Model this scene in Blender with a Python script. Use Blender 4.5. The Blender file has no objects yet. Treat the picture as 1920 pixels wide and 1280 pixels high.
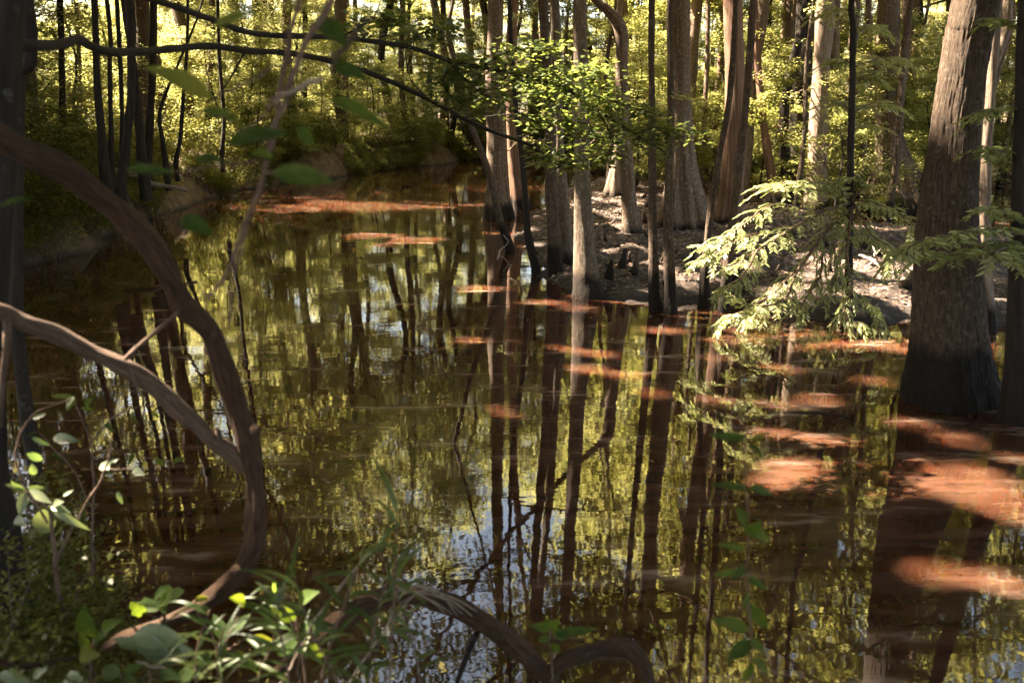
import bpy, math, random
import numpy as np
R = math.radians
SC = bpy.context.scene
COL = SC.collection
rng = np.random.default_rng(7)
random.seed(7)

# ------------------------------------------------------------------ camera, light, exposure
F, CX, CY, HCAM = 1600.0, 960.0, 640.0, 3.0
TH = math.atan(440.0 / 1600.0)
cam = bpy.data.cameras.new('camera'); cam_o = bpy.data.objects.new('camera', cam); COL.objects.link(cam_o)
cam.sensor_width = 36.0; cam.lens = 30.0; cam.clip_start = 0.05; cam.clip_end = 600.0
cam_o.location = (0, 0, HCAM); cam_o.rotation_euler = (math.pi / 2 - TH, 0, 0)
cam.dof.use_dof = True; cam.dof.focus_distance = 12.5; cam.dof.aperture_fstop = 2.6
SC.camera = cam_o

S = np.array([-0.78, 0.27, 0.95]); S /= np.linalg.norm(S)          # towards the sun
world = bpy.data.worlds.new('World'); SC.world = world; world.use_nodes = True
wn = world.node_tree.nodes; wl = world.node_tree.links
sky = wn.new('ShaderNodeTexSky'); sky.sky_type = 'NISHITA'; sky.sun_disc = False
sky.sun_elevation = math.asin(S[2]); sky.sun_rotation = math.atan2(S[0], S[1]) % (2 * math.pi)
sky.air_density = 1.0; sky.dust_density = 2.0
tint = wn.new('ShaderNodeMix'); tint.data_type = 'RGBA'; tint.blend_type = 'MULTIPLY'; tint.inputs[0].default_value = 1; tint.inputs[7].default_value = (1.0, .88, .72, 1)   # warm white balance
wl.new(sky.outputs[0], tint.inputs[6]); wl.new(tint.outputs[2], wn['Background'].inputs[0]); wn['Background'].inputs[1].default_value = 0.05
sun = bpy.data.lights.new('sun', 'SUN'); sun.energy = 5.0; sun.angle = R(0.75); sun.color = (1.0, 0.84, 0.64)
sun_o = bpy.data.objects.new('sun', sun); COL.objects.link(sun_o)
from mathutils import Vector
sun_o.rotation_euler = Vector(S).to_track_quat('Z', 'Y').to_euler(); sun_o.location = (-30, 10, 40)
SC.view_settings.view_transform = 'Standard'; SC.view_settings.look = 'None'
SC.view_settings.exposure = 4.25; SC.view_settings.gamma = 1.0
SC.render.engine = 'CYCLES'
cy = SC.cycles
cy.use_denoising = True
cy.max_bounces = 6; cy.diffuse_bounces = 3; cy.glossy_bounces = 3; cy.transmission_bounces = 4; cy.transparent_max_bounces = 4
cy.caustics_reflective = False; cy.caustics_refractive = False; cy.sample_clamp_indirect = 6.0

# ------------------------------------------------------------------ pixel helpers (1920 x 1280 photograph)
def ray(px, py):
    u = (px - CX) / F; v = (CY - py) / F
    return np.array([u, math.cos(TH) + v * math.sin(TH), -math.sin(TH) + v * math.cos(TH)])
def at(px, py, Y):
    d = ray(px, py); return np.array([0, 0, HCAM]) + d * (Y / d[1])
def wat(px, py, z=0.0):
    d = ray(px, py); return np.array([0, 0, HCAM]) + d * ((z - HCAM) / d[2])
def pxm(px, py, Y):                                                   # metres per pixel at that depth
    return Y / ray(px, py)[1] / F

# ------------------------------------------------------------------ sun gaps in the canopy
SPOTS = []                                                            # (centre, half axis x, half axis y)
def spot_w(px, py, w, h, z=0.0):                                      # patch of sun on level ground or water
    if h > 13 and z == 0:                                             # a broken patch: several thin streaks
        for k in range(int(h / 7) + 1):
            f_ = random.uniform(-.5, .5); spot_w(px + f_ * w * .75, py + (k / (int(h / 7)) - .5) * h * .9, w * random.uniform(.35, .75), 7, z)
        return
    c = wat(px, py, z)
    a = w / 2 * pxm(px, py, c[1]); b = max(0.12, (wat(px, py - h / 2, z)[1] - wat(px, py + h / 2, z)[1]) / 2)
    SPOTS.append((c, max(a, .14) * 1.1, max(b, .15)))
def spot_p(px, py, Y, r):                                             # patch of sun on something standing
    SPOTS.append((at(px, py, Y), max(r, .18), max(r, .18)))
for a in [(640, 381, 230, 9), (800, 386, 220, 12), (745, 452, 130, 26), (700, 442, 130, 12), (790, 450, 90, 14), (700, 462, 110, 8), (560, 352, 110, 7), (600, 341, 60, 6),
          (390, 383, 70, 7), (190, 468, 90, 9), (50, 538, 110, 24), (900, 541, 95, 15), (1010, 567, 90, 12), (1075, 576, 110, 20), (1130, 592, 60, 8),
          (1250, 620, 90, 12), (1335, 668, 70, 9), (1350, 638, 50, 7), (885, 638, 60, 8), (990, 634, 50, 7), (1075, 652, 130, 11), (1105, 692, 80, 12), (1175, 704, 90, 13), (1120, 664, 90, 7),
          (945, 770, 50, 8), (1490, 752, 150, 17), (1345, 750, 60, 10), (1530, 818, 120, 24), (1470, 806, 60, 16), (1590, 828, 70, 14), (1710, 795, 80, 12), (1790, 822, 110, 15), (1720, 868, 70, 14),
          (1650, 892, 110, 13), (1740, 905, 130, 18), (1830, 930, 130, 26), (1895, 945, 80, 24), (1905, 868, 60, 10), (1640, 715, 60, 7), (1780, 1078, 110, 14), (1880, 1098, 110, 14),
          (980, 440, 60, 8), (1000, 462, 50, 6), (925, 437, 40, 5), (1060, 405, 60, 6), (1460, 690, 60, 6), (1225, 735, 60, 8)]:
    spot_w(a[0], a[1], a[2] * .85, a[3] * .85)
for a in [(1290, 522, 90, 16), (1230, 500, 60, 12), (1190, 505, 50, 10), (1650, 505, 130, 36), (1570, 500, 110, 40), (1480, 545, 110, 18), (1420, 560, 60, 10), (1150, 402, 60, 14), (1170, 380, 60, 10),
          (1130, 470, 60, 8), (1160, 425, 50, 8), (1200, 470, 30, 8), (1620, 545, 120, 14), (1700, 560, 60, 10), (1290, 562, 70, 6), (1180, 540, 60, 5), (1520, 520, 90, 20), (1380, 500, 60, 20), (1860, 560, 60, 10), (1110, 375, 30, 8)]:
    spot_w(a[0], a[1], a[2] * 1.15, a[3] * 1.15, z=0.22)

for q_, Y_, r_q in [((300, 100), 28, 2.8), ((420, 200), 36, 3.0), ((520, 120), 40, 3.0), ((120, 60), 30, 2.0), ((230, 120), 32, 2.6), ((600, 150), 45, 3.5), ((480, 40), 40, 3), ((180, 180), 36, 2.2), ((720, 180), 42, 3.0), ((350, 240), 40, 3), ((640, 60), 44, 3), ((820, 150), 44, 3)]: spot_p(*q_, Y_, r_q)
for base, z0, ps, rp in [((1104, 556), 0, [(1080, 545), (1080, 510), (1080, 470), (1080, 430), (1084, 390)], 17), ((1042, 515), .05, [(1030, 500), (1028, 460), (1026, 420)], 9), ((978, 394), 0, [(966, 380), (965, 340), (958, 300), (955, 260), (962, 220)], 16), ((935, 408), 0, [(918, 290), (918, 255)], 10),
                         ((1150, 372), .15, [(1150, 365), (1150, 340), (1152, 315), (1156, 290)], 22), ((1778, 748), 0, [(1790, 210), (1795, 130), (1800, 60), (1800, 10), (1765, 190), (1768, 130), (1775, 70), (1780, 10)], 30), ((1528, 392), .15, [(1520, 370), (1522, 330), (1522, 280), (1525, 230), (1530, 170), (1540, 60), (1540, 10)], 20),
                         ((1462, 335), .15, [(1462, 320), (1465, 270), (1466, 220), (1468, 170), (1474, 60)], 18), ((1560, 350), .1, [(1560, 340), (1560, 300), (1561, 250)], 14), ((1850, 606), .1, [(1850, 290), (1852, 240), (1855, 180), (1862, 100), (1868, 30), (1838, 480), (1838, 420)], 16), ((1366, 420), .2, [(1390, 200), (1385, 130), (1385, 60)], 22),
                         ((1682, 392), 0, [(1615, 340), (1625, 320), (1635, 300)], 20), ((1455, 385), .15, [(1440, 300), (1430, 220), (1425, 160)], 14), ((1283, 430), .2, [(1268, 300), (1268, 360), (1300, 380)], 14), ((1186, 442), .2, [(1168, 150), (1172, 420), (1165, 60)], 14), ((1356, 585), 0, [(1352, 560), (1354, 530)], 10)]:
    Yt = wat(*base, z0)[1]
    for q in ps: spot_p(*q, Yt, 1.3 * rp * pxm(*q, Yt))
for q in [(900, 160), (960, 130), (1020, 170), (1090, 200), (1150, 240), (1040, 310), (1250, 180)]: spot_p(*q, 7.5, .3)
for q, y, r in [((20, 585), 2.35, .07), ((-30, 565), 2.33, .08), ((60, 612), 2.4, .05), ((345, 775), 2.56, .05), ((320, 1140), 2.47, .07), ((300, 1155), 2.46, .05)]: spot_p(*q, y, r)
SPOTS.append((at(290, 130, 1.5), .09, .09))
SPOTS.append((at(585, 130, 1.66), .07, .07))
SPOTS.append((at(70, 925, 2.6), .10, .10))
for q in [(1420, 420), (1480, 400), (1540, 380), (1500, 460), (1430, 500), (1400, 560), (1440, 560), (1540, 460), (1600, 390), (1380, 470), (1500, 540), (1560, 540), (1480, 350), (1340, 480), (1400, 610), (1570, 350), (1500, 600)]: spot_p(*q, 11.3, .42)

# ------------------------------------------------------------------ mesh helpers
def link(o, parent=None):
    COL.objects.link(o)
    if parent is not None: o.parent = parent
    return o
def mesh_from(name, verts, faces, mat, parent=None, rnd=None, smooth=False, k=None):
    me = bpy.data.meshes.new(name)
    verts = np.asarray(verts, np.float32)
    if isinstance(faces, np.ndarray):
        n, k = faces.shape
        me.vertices.add(len(verts)); me.vertices.foreach_set('co', verts.ravel())
        me.loops.add(n * k); me.loops.foreach_set('vertex_index', faces.astype(np.int32).ravel())
        me.polygons.add(n); me.polygons.foreach_set('loop_start', np.arange(0, n * k, k, dtype=np.int32))
        me.update(calc_edges=True)
    else:
        me.from_pydata(verts.tolist(), [], faces); me.update()
    if rnd is not None:
        at_ = me.attributes.new('rnd', 'FLOAT', 'FACE'); at_.data.foreach_set('value', np.asarray(rnd, np.float32))
    if smooth: me.polygons.foreach_set('use_smooth', np.ones(len(me.polygons), bool))
    me.materials.append(mat)
    return link(bpy.data.objects.new(name, me), parent)
def thing(name, label, cat, loc=(0, 0, 0), group=None):
    o = bpy.data.objects.new(name, None); o.location = loc; o.empty_display_size = .2
    COL.objects.link(o); o['label'] = label; o['category'] = cat
    if group: o['group'] = group
    return o
def tag(o, label, cat, group=None, kind=None):
    if label: o['label'] = label
    if cat: o['category'] = cat
    if group: o['group'] = group
    if kind: o['kind'] = kind
    return o
def dup(root, loc, rz, sc, label=None, group=None):
    r = root.copy(); COL.objects.link(r); r.location = loc; r.rotation_euler = (0, 0, rz); r.scale = (sc, sc, sc)
    if label: r['label'] = label
    if group: r['group'] = group
    for ch in list(root.children):
        c = ch.copy(); COL.objects.link(c); c.parent = r
        for g in ch.children:
            d = g.copy(); COL.objects.link(d); d.parent = c
    return r
class MB:
    def __init__(s): s.v = []; s.f = []; s.b = []; s.n = 0
    def add(s, v, f):
        s.b.append(LASTB[0] if len(LASTB[0]) == len(v) else np.asarray(v, float)); s.v.append(np.asarray(v, float)); s.f.append(np.asarray(f, int) + s.n); s.n += len(v)
    def build(s, name, mat, parent=None, off=(0, 0, 0), smooth=True):
        o = mesh_from(name, np.concatenate(s.v) - np.asarray(off, float), np.concatenate(s.f), mat, parent, smooth=smooth)
        a = o.data.attributes.new('bark', 'FLOAT_VECTOR', 'POINT'); a.data.foreach_set('vector', np.concatenate(s.b).astype(np.float32).ravel())
        return o
LASTB = [np.zeros((0, 3))]

def catmull(P, per):
    P = np.asarray(P, float); n = len(P)
    if n == 2: return np.linspace(P[0], P[1], per + 1)
    Q = np.vstack([2 * P[0] - P[1], P, 2 * P[-1] - P[-2]]); out = []
    for i in range(n - 1):
        p0, p1, p2, p3 = Q[i:i + 4]
        for t in np.linspace(0, 1, per, endpoint=False):
            out.append(.5 * (2 * p1 + (p2 - p0) * t + (2 * p0 - 5 * p1 + 4 * p2 - p3) * t * t + (3 * p1 - p0 - 3 * p2 + p3) * t ** 3))
    out.append(P[-1]); return np.array(out)
def tube(P, Rd, ns=10, per=4, rough=.06, flute=None, seed=0, wob=0.0, relief=0.0):
    """A tapered tube of quads along P; flute = (count, amplitude, decay height) for buttressed feet."""
    r_ = np.random.default_rng(seed)
    A = catmull(np.column_stack([np.asarray(P, float), np.asarray(Rd, float)]), per)
    C, rad = A[:, :3], np.maximum(A[:, 3], .0008)
    m = len(C)
    if wob:
        s = np.linspace(0, 1, m)
        for k in range(1, 5):
            C = C + (np.sin(s[:, None] * math.pi * 2 * k * 1.7 + r_.uniform(0, 6, 3)) * wob / k) * np.array([1, 1, .3])
    T = np.gradient(C, axis=0); T /= np.linalg.norm(T, axis=1)[:, None] + 1e-9
    u = np.cross(T[0], [0.3, 1, 0.1]); u /= np.linalg.norm(u)
    V = np.zeros((m, ns, 3)); th = np.arange(ns) * 2 * math.pi / ns
    L = np.concatenate([[0], np.cumsum(np.linalg.norm(np.diff(C, axis=0), axis=1))])
    ph = r_.uniform(0, 6.28, 12)
    for i in range(m):
        u = u - T[i] * u.dot(T[i]); u /= np.linalg.norm(u); w = np.cross(T[i], u)
        rr = np.ones(ns)
        x = L[i] / (rad.max() * 6 + 1e-6)
        rr += rough * (np.sin(2 * th + x * 2.1 + ph[0]) + .7 * np.sin(3 * th - x * 3.7 + ph[1]) + .5 * np.sin(5 * th + x * 6.3 + ph[2]) + .8 * math.sin(x * 5.1 + ph[3]))
        if flute:
            nf, am, hf = flute
            e = am * math.exp(-max(0, L[i]) / hf)
            rr += e * (np.abs(np.cos(nf * th / 2 + ph[4] + .4 * np.sin(2 * th + ph[5]))) * 2 - 1.1 + .35 * np.sin(2 * th + ph[6]))
        rr = np.maximum(rr, .35) * rad[i]
        V[i] = C[i] + np.cos(th)[:, None] * rr[:, None] * u + np.sin(th)[:, None] * rr[:, None] * w
    if relief:                                                        # ridged bark, real relief
        zz = L[:, None]; tt = th[None, :]; rl = 0
        for k in range(9):
            nf = int(r_.integers(11, 34)); a_ = r_.uniform(0, 6.28); rl = rl + np.abs(np.sin(nf * tt / 2 * 2 + 1.4 * np.sin(zz * r_.uniform(5, 14) + a_ + 2 * np.sin(3 * tt + a_)) + zz * r_.uniform(-3, 3))) - .6
        V += ((V - C[:, None]) * (rl / 9 * relief)[:, :, None])
    Rm = rad.max(); B = np.stack([np.broadcast_to(np.cos(th) * Rm, (m, ns)) + seed * .37, np.broadcast_to(np.sin(th) * Rm, (m, ns)), np.broadcast_to(L[:, None], (m, ns))], -1)
    LASTB[0] = np.vstack([B.reshape(-1, 3), B[-1, :1]])
    idx = np.arange(m * ns).reshape(m, ns); nx = np.roll(idx, -1, axis=1)
    f = np.stack([idx[:-1], nx[:-1], nx[1:], idx[1:]], -1).reshape(-1, 4)
    v = np.vstack([V.reshape(-1, 3), C[-1:] + T[-1] * rad[-1] * .6])
    top = idx[-1]; tip = m * ns
    caps = np.stack([top, np.roll(top, -1), np.full(ns, tip), np.full(ns, tip)], -1)[:, :4]
    caps = np.array([[top[j], top[(j + 1) % ns], top[(j + 2) % ns], tip] for j in range(0, ns - 1, 2)])
    return v, np.vstack([f, caps])

soft = np.random.default_rng(17)
def keep(P, g=0.0):
    """False for the points that stand in the path of a sun patch."""
    m = np.ones(len(P), bool)
    if len(P) == 0: return m
    u = np.repeat(soft.uniform(.68, 1.5, len(P) // 4 + 1), 4)[:len(P)] if g == 0 else 1.0
    lo = P.min(0); hi = P.max(0); ce = (lo + hi) / 2; rad = np.linalg.norm(hi - lo) / 2
    for c, a, b in SPOTS:
        w = ce - c; w = w - S * w.dot(S)
        if np.linalg.norm(w) > rad + max(a, b) + g + .1: continue
        t = (P[:, 2] - c[2]) / S[2]
        dx = (P[:, 0] - S[0] * t - c[0]) / (a + g); dy = (P[:, 1] - S[1] * t - c[1]) / (b + g)
        an = np.arctan2(dy, dx); wv = 1 + .22 * np.sin(3 * an + c[0] * 9) + .18 * np.sin(5 * an + c[1] * 7) + .12 * np.sin(8 * an + c[0] * 5)
        m &= ~((dx * dx + dy * dy < (wv * u) ** 2) & (P[:, 2] > c[2] + .9))
    return m
def leaves(P, L, up=.6, aspect=.5, drop=0.0, r_=None, dirs=None):
    """One rhombic leaf per point: returns verts and quads."""
    r_ = r_ or rng
    n = len(P)
    N = r_.normal(size=(n, 3)); N /= np.linalg.norm(N, axis=1)[:, None]; N[:, 2] = np.abs(N[:, 2])
    N = N * (1 - up) + np.array([0, 0, up]); N /= np.linalg.norm(N, axis=1)[:, None]
    D = r_.normal(size=(n, 3)) if dirs is None else dirs + r_.normal(size=(n, 3)) * .35
    D[:, 2] -= drop
    D -= N * (D * N).sum(1)[:, None]; D /= np.linalg.norm(D, axis=1)[:, None] + 1e-9
    W = np.cross(N, D); Ls = (L * r_.uniform(.6, 1.25, n))[:, None]
    V = np.empty((n, 4, 3))
    V[:, 0] = P; V[:, 1] = P + D * Ls * .45 + W * Ls * aspect * .5 + N * Ls * .06; V[:, 2] = P + D * Ls - N * Ls * .08; V[:, 3] = P + D * Ls * .45 - W * Ls * aspect * .5 + N * Ls * .06
    return V.reshape(-1, 3), np.arange(n * 4).reshape(n, 4)

# ------------------------------------------------------------------ materials
def mat_new(name):
    m = bpy.data.materials.new(name); m.use_nodes = True
    nt = m.node_tree; nt.nodes.clear()
    return m, nt, nt.nodes, nt.links
def N_(n, t, **kw):
    x = n.new(t)
    for k, v in kw.items(): setattr(x, k, v)
    return x
def ramp(n, stops):
    r = n.new('ShaderNodeValToRGB'); e = r.color_ramp.elements
    while len(e) < len(stops): e.new(.5)
    for x, (p, c) in zip(e, stops): x.position = p; x.color = (*c, 1)
    return r
def leaf_mat(name, cols, trans, tw=.5, rough=.45, spec=.35, mott=0):
    m, nt, n, l = mat_new(name)
    a = N_(n, 'ShaderNodeAttribute', attribute_name='rnd')
    oi = n.new('ShaderNodeObjectInfo'); ad = N_(n, 'ShaderNodeMath', operation='ADD'); ml = N_(n, 'ShaderNodeMath', operation='MULTIPLY_ADD')
    l.new(oi.outputs['Random'], ml.inputs[0]); ml.inputs[1].default_value = .3; ml.inputs[2].default_value = -.15
    if mott:
        tcn = n.new('ShaderNodeTexCoord'); nn = n.new('ShaderNodeTexNoise'); nn.inputs['Scale'].default_value = mott; nn.inputs['Detail'].default_value = 5; l.new(tcn.outputs['Object'], nn.inputs['Vector'])
        a2 = N_(n, 'ShaderNodeMath', operation='MULTIPLY_ADD'); l.new(nn.outputs['Fac'], a2.inputs[0]); a2.inputs[1].default_value = .9; a2.inputs[2].default_value = -.45
        a3 = N_(n, 'ShaderNodeMath', operation='ADD'); l.new(a2.outputs[0], a3.inputs[0]); l.new(a.outputs['Fac'], a3.inputs[1]); l.new(a3.outputs[0], ad.inputs[0])
    else: l.new(a.outputs['Fac'], ad.inputs[0])
    l.new(ml.outputs[0], ad.inputs[1])
    k = len(cols) - 1
    r1 = ramp(n, [(i / k, c) for i, c in enumerate(cols)]); r2 = ramp(n, [(i / k, c) for i, c in enumerate(trans)])
    l.new(ad.outputs[0], r1.inputs[0]); l.new(ad.outputs[0], r2.inputs[0])
    p = n.new('ShaderNodeBsdfPrincipled'); p.inputs['Roughness'].default_value = rough; p.inputs['Specular IOR Level'].default_value = spec
    t = n.new('ShaderNodeBsdfTranslucent'); mx = n.new('ShaderNodeMixShader'); mx.inputs[0].default_value = tw
    o = n.new('ShaderNodeOutputMaterial')
    l.new(r1.outputs[0], p.inputs['Base Color']); l.new(r2.outputs[0], t.inputs[0])
    l.new(p.outputs[0], mx.inputs[1]); l.new(t.outputs[0], mx.inputs[2]); l.new(mx.outputs[0], o.inputs[0])
    return m
def bark_mat(name, dark, light, lichen=0.0, lichen_col=(.32, .32, .26), stretch=.12, scale=9, bump=.6, stain=.34, rough=.85):
    m, nt, n, l = mat_new(name)
    tc = n.new('ShaderNodeTexCoord'); mp = n.new('ShaderNodeMapping'); mp.inputs['Scale'].default_value = (1, 1, stretch)
    oi = n.new('ShaderNodeObjectInfo')
    ab = N_(n, 'ShaderNodeAttribute', attribute_name='bark'); l.new(ab.outputs['Vector'], mp.inputs[0])
    vm = N_(n, 'ShaderNodeVectorMath', operation='ADD'); l.new(mp.outputs[0], vm.inputs[0])
    cmb = n.new('ShaderNodeCombineXYZ'); mu = N_(n, 'ShaderNodeMath', operation='MULTIPLY'); mu.inputs[1].default_value = 37
    l.new(oi.outputs['Random'], mu.inputs[0]); l.new(mu.outputs[0], cmb.inputs[0]); l.new(cmb.outputs[0], vm.inputs[1])
    nz = n.new('ShaderNodeTexNoise'); nz.inputs['Scale'].default_value = scale; nz.inputs['Detail'].default_value = 8; nz.inputs['Roughness'].default_value = .65
    l.new(vm.outputs[0], nz.inputs['Vector'])
    n2 = n.new('ShaderNodeTexNoise'); n2.inputs['Scale'].default_value = scale * 3.2; n2.inputs['Detail'].default_value = 5; n2.inputs['Roughness'].default_value = .7
    l.new(vm.outputs[0], n2.inputs['Vector'])
    mid = tuple((a + b) / 2 for a, b in zip(dark, light))
    rp = ramp(n, [(.32, dark), (.5, mid), (.68, light)]); l.new(nz.outputs['Fac'], rp.inputs[0])
    # lichen patches
    n3 = n.new('ShaderNodeTexNoise'); n3.inputs['Scale'].default_value = 17; n3.inputs['Detail'].default_value = 6; n3.inputs['Roughness'].default_value = .7
    sh = N_(n, 'ShaderNodeVectorMath', operation='ADD'); l.new(tc.outputs['Object'], sh.inputs[0]); l.new(cmb.outputs[0], sh.inputs[1]); l.new(sh.outputs[0], n3.inputs['Vector'])
    mr = n.new('ShaderNodeMapRange'); mr.inputs['From Min'].default_value = .62 - lichen * .25; mr.inputs['From Max'].default_value = .70 - lichen * .2; mr.inputs['To Max'].default_value = min(1, lichen * 1.2)
    l.new(n3.outputs['Fac'], mr.inputs['Value'])
    m1 = N_(n, 'ShaderNodeMix', data_type='RGBA'); l.new(mr.outputs[0], m1.inputs[0]); l.new(rp.outputs[0], m1.inputs[6]); m1.inputs[7].default_value = (*lichen_col, 1)
    # dark flood stain with a wavering top
    ge = n.new('ShaderNodeNewGeometry'); sx = n.new('ShaderNodeSeparateXYZ'); l.new(ge.outputs['Position'], sx.inputs[0])
    n4 = n.new('ShaderNodeTexNoise'); n4.inputs['Scale'].default_value = 5; n4.inputs['Detail'].default_value = 4; l.new(ge.outputs['Position'], n4.inputs['Vector'])
    am = N_(n, 'ShaderNodeMath', operation='MULTIPLY_ADD'); l.new(n4.outputs['Fac'], am.inputs[0]); am.inputs[1].default_value = -.3; l.new(sx.outputs['Z'], am.inputs[2])
    ms = n.new('ShaderNodeMapRange'); ms.inputs['From Min'].default_value = stain - .19; ms.inputs['From Max'].default_value = stain - .02; ms.inputs['To Min'].default_value = 1; ms.inputs['To Max'].default_value = 0
    l.new(am.outputs[0], ms.inputs['Value'])
    m2 = N_(n, 'ShaderNodeMix', data_type='RGBA'); l.new(m1.outputs[2], m2.inputs[6]); m2.inputs[7].default_value = (.013, .008, .005, 1)
    if stain > 0: l.new(ms.outputs[0], m2.inputs[0])
    else: m2.inputs[0].default_value = 0
    p = n.new('ShaderNodeBsdfPrincipled'); p.inputs['Roughness'].default_value = rough; p.inputs['Specular IOR Level'].default_value = .25
    l.new(m2.outputs[2], p.inputs['Base Color'])
    ad = N_(n, 'ShaderNodeMath', operation='MULTIPLY_ADD'); l.new(n2.outputs['Fac'], ad.inputs[0]); ad.inputs[1].default_value = .6; l.new(nz.outputs['Fac'], ad.inputs[2])
    b = n.new('ShaderNodeBump'); b.inputs['Strength'].default_value = bump; b.inputs['Distance'].default_value = .05; l.new(ad.outputs[0], b.inputs['Height']); l.new(b.outputs[0], p.inputs['Normal'])
    o = n.new('ShaderNodeOutputMaterial'); l.new(p.outputs[0], o.inputs[0])
    return m
BARK = {
    'cypress': bark_mat('cypress_bark', (.035, .020, .013), (.175, .115, .077), .35, stretch=.06, scale=16, bump=.8),
    'red':     bark_mat('red_bark', (.05, .025, .014), (.225, .128, .083), .2, stretch=.06, scale=16, bump=.8),
    'grey':    bark_mat('grey_bark', (.045, .031, .021), (.155, .112, .080), .4, (.23, .205, .15), stretch=.3, scale=14),
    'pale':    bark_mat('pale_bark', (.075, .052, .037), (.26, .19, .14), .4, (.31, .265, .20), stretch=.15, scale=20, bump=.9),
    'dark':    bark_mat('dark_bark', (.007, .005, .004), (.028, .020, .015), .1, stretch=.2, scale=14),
    'gum':     bark_mat('gum_bark', (.027, .017, .011), (.105, .070, .047), .35, (.20, .165, .12), stretch=.3, scale=22, bump=1.0, stain=.58),
    'vine':    bark_mat('vine_bark', (.032, .015, .008), (.125, .066, .036), .1, stretch=.16, scale=75, stain=0, bump=1.0),
    'limb':    bark_mat('limb_bark', (.045, .026, .017), (.165, .105, .072), .1, stretch=.18, scale=80, stain=0, bump=.7),
    'twig':    bark_mat('twig_bark', (.05, .03, .02), (.16, .10, .07), 0, stretch=1, scale=30, stain=0, bump=.3),
    'dead':    bark_mat('dead_wood', (.16, .11, .085), (.46, .36, .29), 0, stretch=.2, scale=60, stain=0, bump=.7),
}
LEAF = {
    'canopy': leaf_mat('canopy_leaf', [(.028, .038, .008), (.055, .072, .014), (.10, .11, .022)], [(.20, .20, .035), (.34, .33, .075), (.50, .46, .17)], .58),
    'under':  leaf_mat('understory_leaf', [(.032, .046, .010), (.068, .088, .018), (.13, .14, .035)], [(.24, .25, .05), (.42, .415, .12), (.61, .575, .28)], .58, rough=.35, spec=.5),
    'bough':  leaf_mat('maple_leaf', [(.028, .045, .012), (.052, .074, .02), (.10, .12, .035)], [(.12, .16, .03), (.22, .26, .05), (.42, .42, .10)], .45, rough=.4),
    'cypress': leaf_mat('cypress_needle', [(.08, .11, .03), (.17, .20, .07), (.34, .34, .17)], [(.26, .32, .06), (.40, .44, .12), (.55, .53, .24)], .4),
    'fore':   leaf_mat('near_leaf', [(.02, .038, .010), (.036, .06, .015), (.075, .095, .024)], [(.10, .17, .015), (.26, .32, .02), (.46, .42, .03)], .4, rough=.6, spec=.1, mott=45),
    'pale':   leaf_mat('pale_leaf', [(.05, .068, .034), (.08, .10, .052), (.15, .17, .09)], [(.16, .24, .05), (.22, .3, .06), (.35, .4, .1)], .25, rough=.4, spec=.35, mott=45),
    'grass':  leaf_mat('cane_leaf', [(.022, .04, .010), (.036, .062, .016), (.08, .095, .03)], [(.14, .24, .03), (.22, .32, .04), (.36, .4, .07)], .4, mott=40),
    'litter': leaf_mat('dead_leaf', [(.05, .03, .02), (.16, .10, .07), (.34, .26, .20)], [(.05, .03, .015), (.1, .06, .03), (.2, .14, .08)], .1, rough=.7, spec=.2),
}
# ------------------------------------------------------------------ the setting: ground, mud flat, water
def sdf_poly(P, poly):
    """signed distance to a closed polygon, positive inside."""
    d = np.full(len(P), 1e9); ins = np.zeros(len(P), bool); n = len(poly)
    for i in range(n):
        a = poly[i]; b = poly[(i + 1) % n]; e = b - a
        t = np.clip(((P - a) @ e) / (e @ e), 0, 1); q = a + t[:, None] * e
        d = np.minimum(d, np.linalg.norm(P - q, axis=1))
        c = ((a[1] > P[:, 1]) != (b[1] > P[:, 1]))
        with np.errstate(divide='ignore', invalid='ignore'):
            x = (b[0] - a[0]) * (P[:, 1] - a[1]) / (b[1] - a[1] + 1e-12) + a[0]
        ins ^= c & (P[:, 0] < x)
    return np.where(ins, d, -d)
def fbm(x, y, seed, sc, octs=4):
    r_ = np.random.default_rng(seed); out = 0; amp = 1
    for o in range(octs):
        for k in range(5):
            an = r_.uniform(0, 6.28); out = out + amp * .4 * np.sin((x * math.cos(an) + y * math.sin(an)) * sc * r_.uniform(.7, 1.4) + r_.uniform(0, 6.28))
        amp *= .5; sc *= 2.1
    return out
LEFT = np.array([(-300, -60), (-14, -60), (-11, 6), (-9.4, 14), (-9.6, 18), (-10.2, 24), (-10.3, 30), (-9.3, 35), (-7.6, 40), (-5, 45), (-2, 51), (3, 53), (10, 47), (22, 42), (50, 38), (300, 38), (300, 400), (-300, 400)], float)
NEAR = np.array([(-13, -60), (-13, 5), (-7.5, 7.4), (-4.6, 5.6), (-2.7, 4.1), (-1.5, 3.5), (-.5, 2.9), (.3, 2.3), (1.6, 1.4), (6, -.5), (14, -3), (300, -8), (300, -60)], float)
def ground_h(x, y):
    P = np.column_stack([x, y])
    s1 = sdf_poly(P, LEFT) + .35 * fbm(x, y, 3, .9, 3); s2 = sdf_poly(P, NEAR) + .12 * fbm(x, y, 5, 1.7, 2)
    h1 = np.where(s1 > 0, 1.45 * (1 - np.exp(-s1 / .55)) + .02 * np.minimum(s1, 40), np.maximum(s1 * .7, -1.2))
    h2 = np.where(s2 > 0, 1.3 * (1 - np.exp(-s2 / .7)) + .1 * np.minimum(s2, 3), np.maximum(s2 * .8, -1.2))
    h = np.maximum(h1, h2)
    return h + np.where(h > .1, .09 * fbm(x, y, 9, 1.3, 4), 0)
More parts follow.
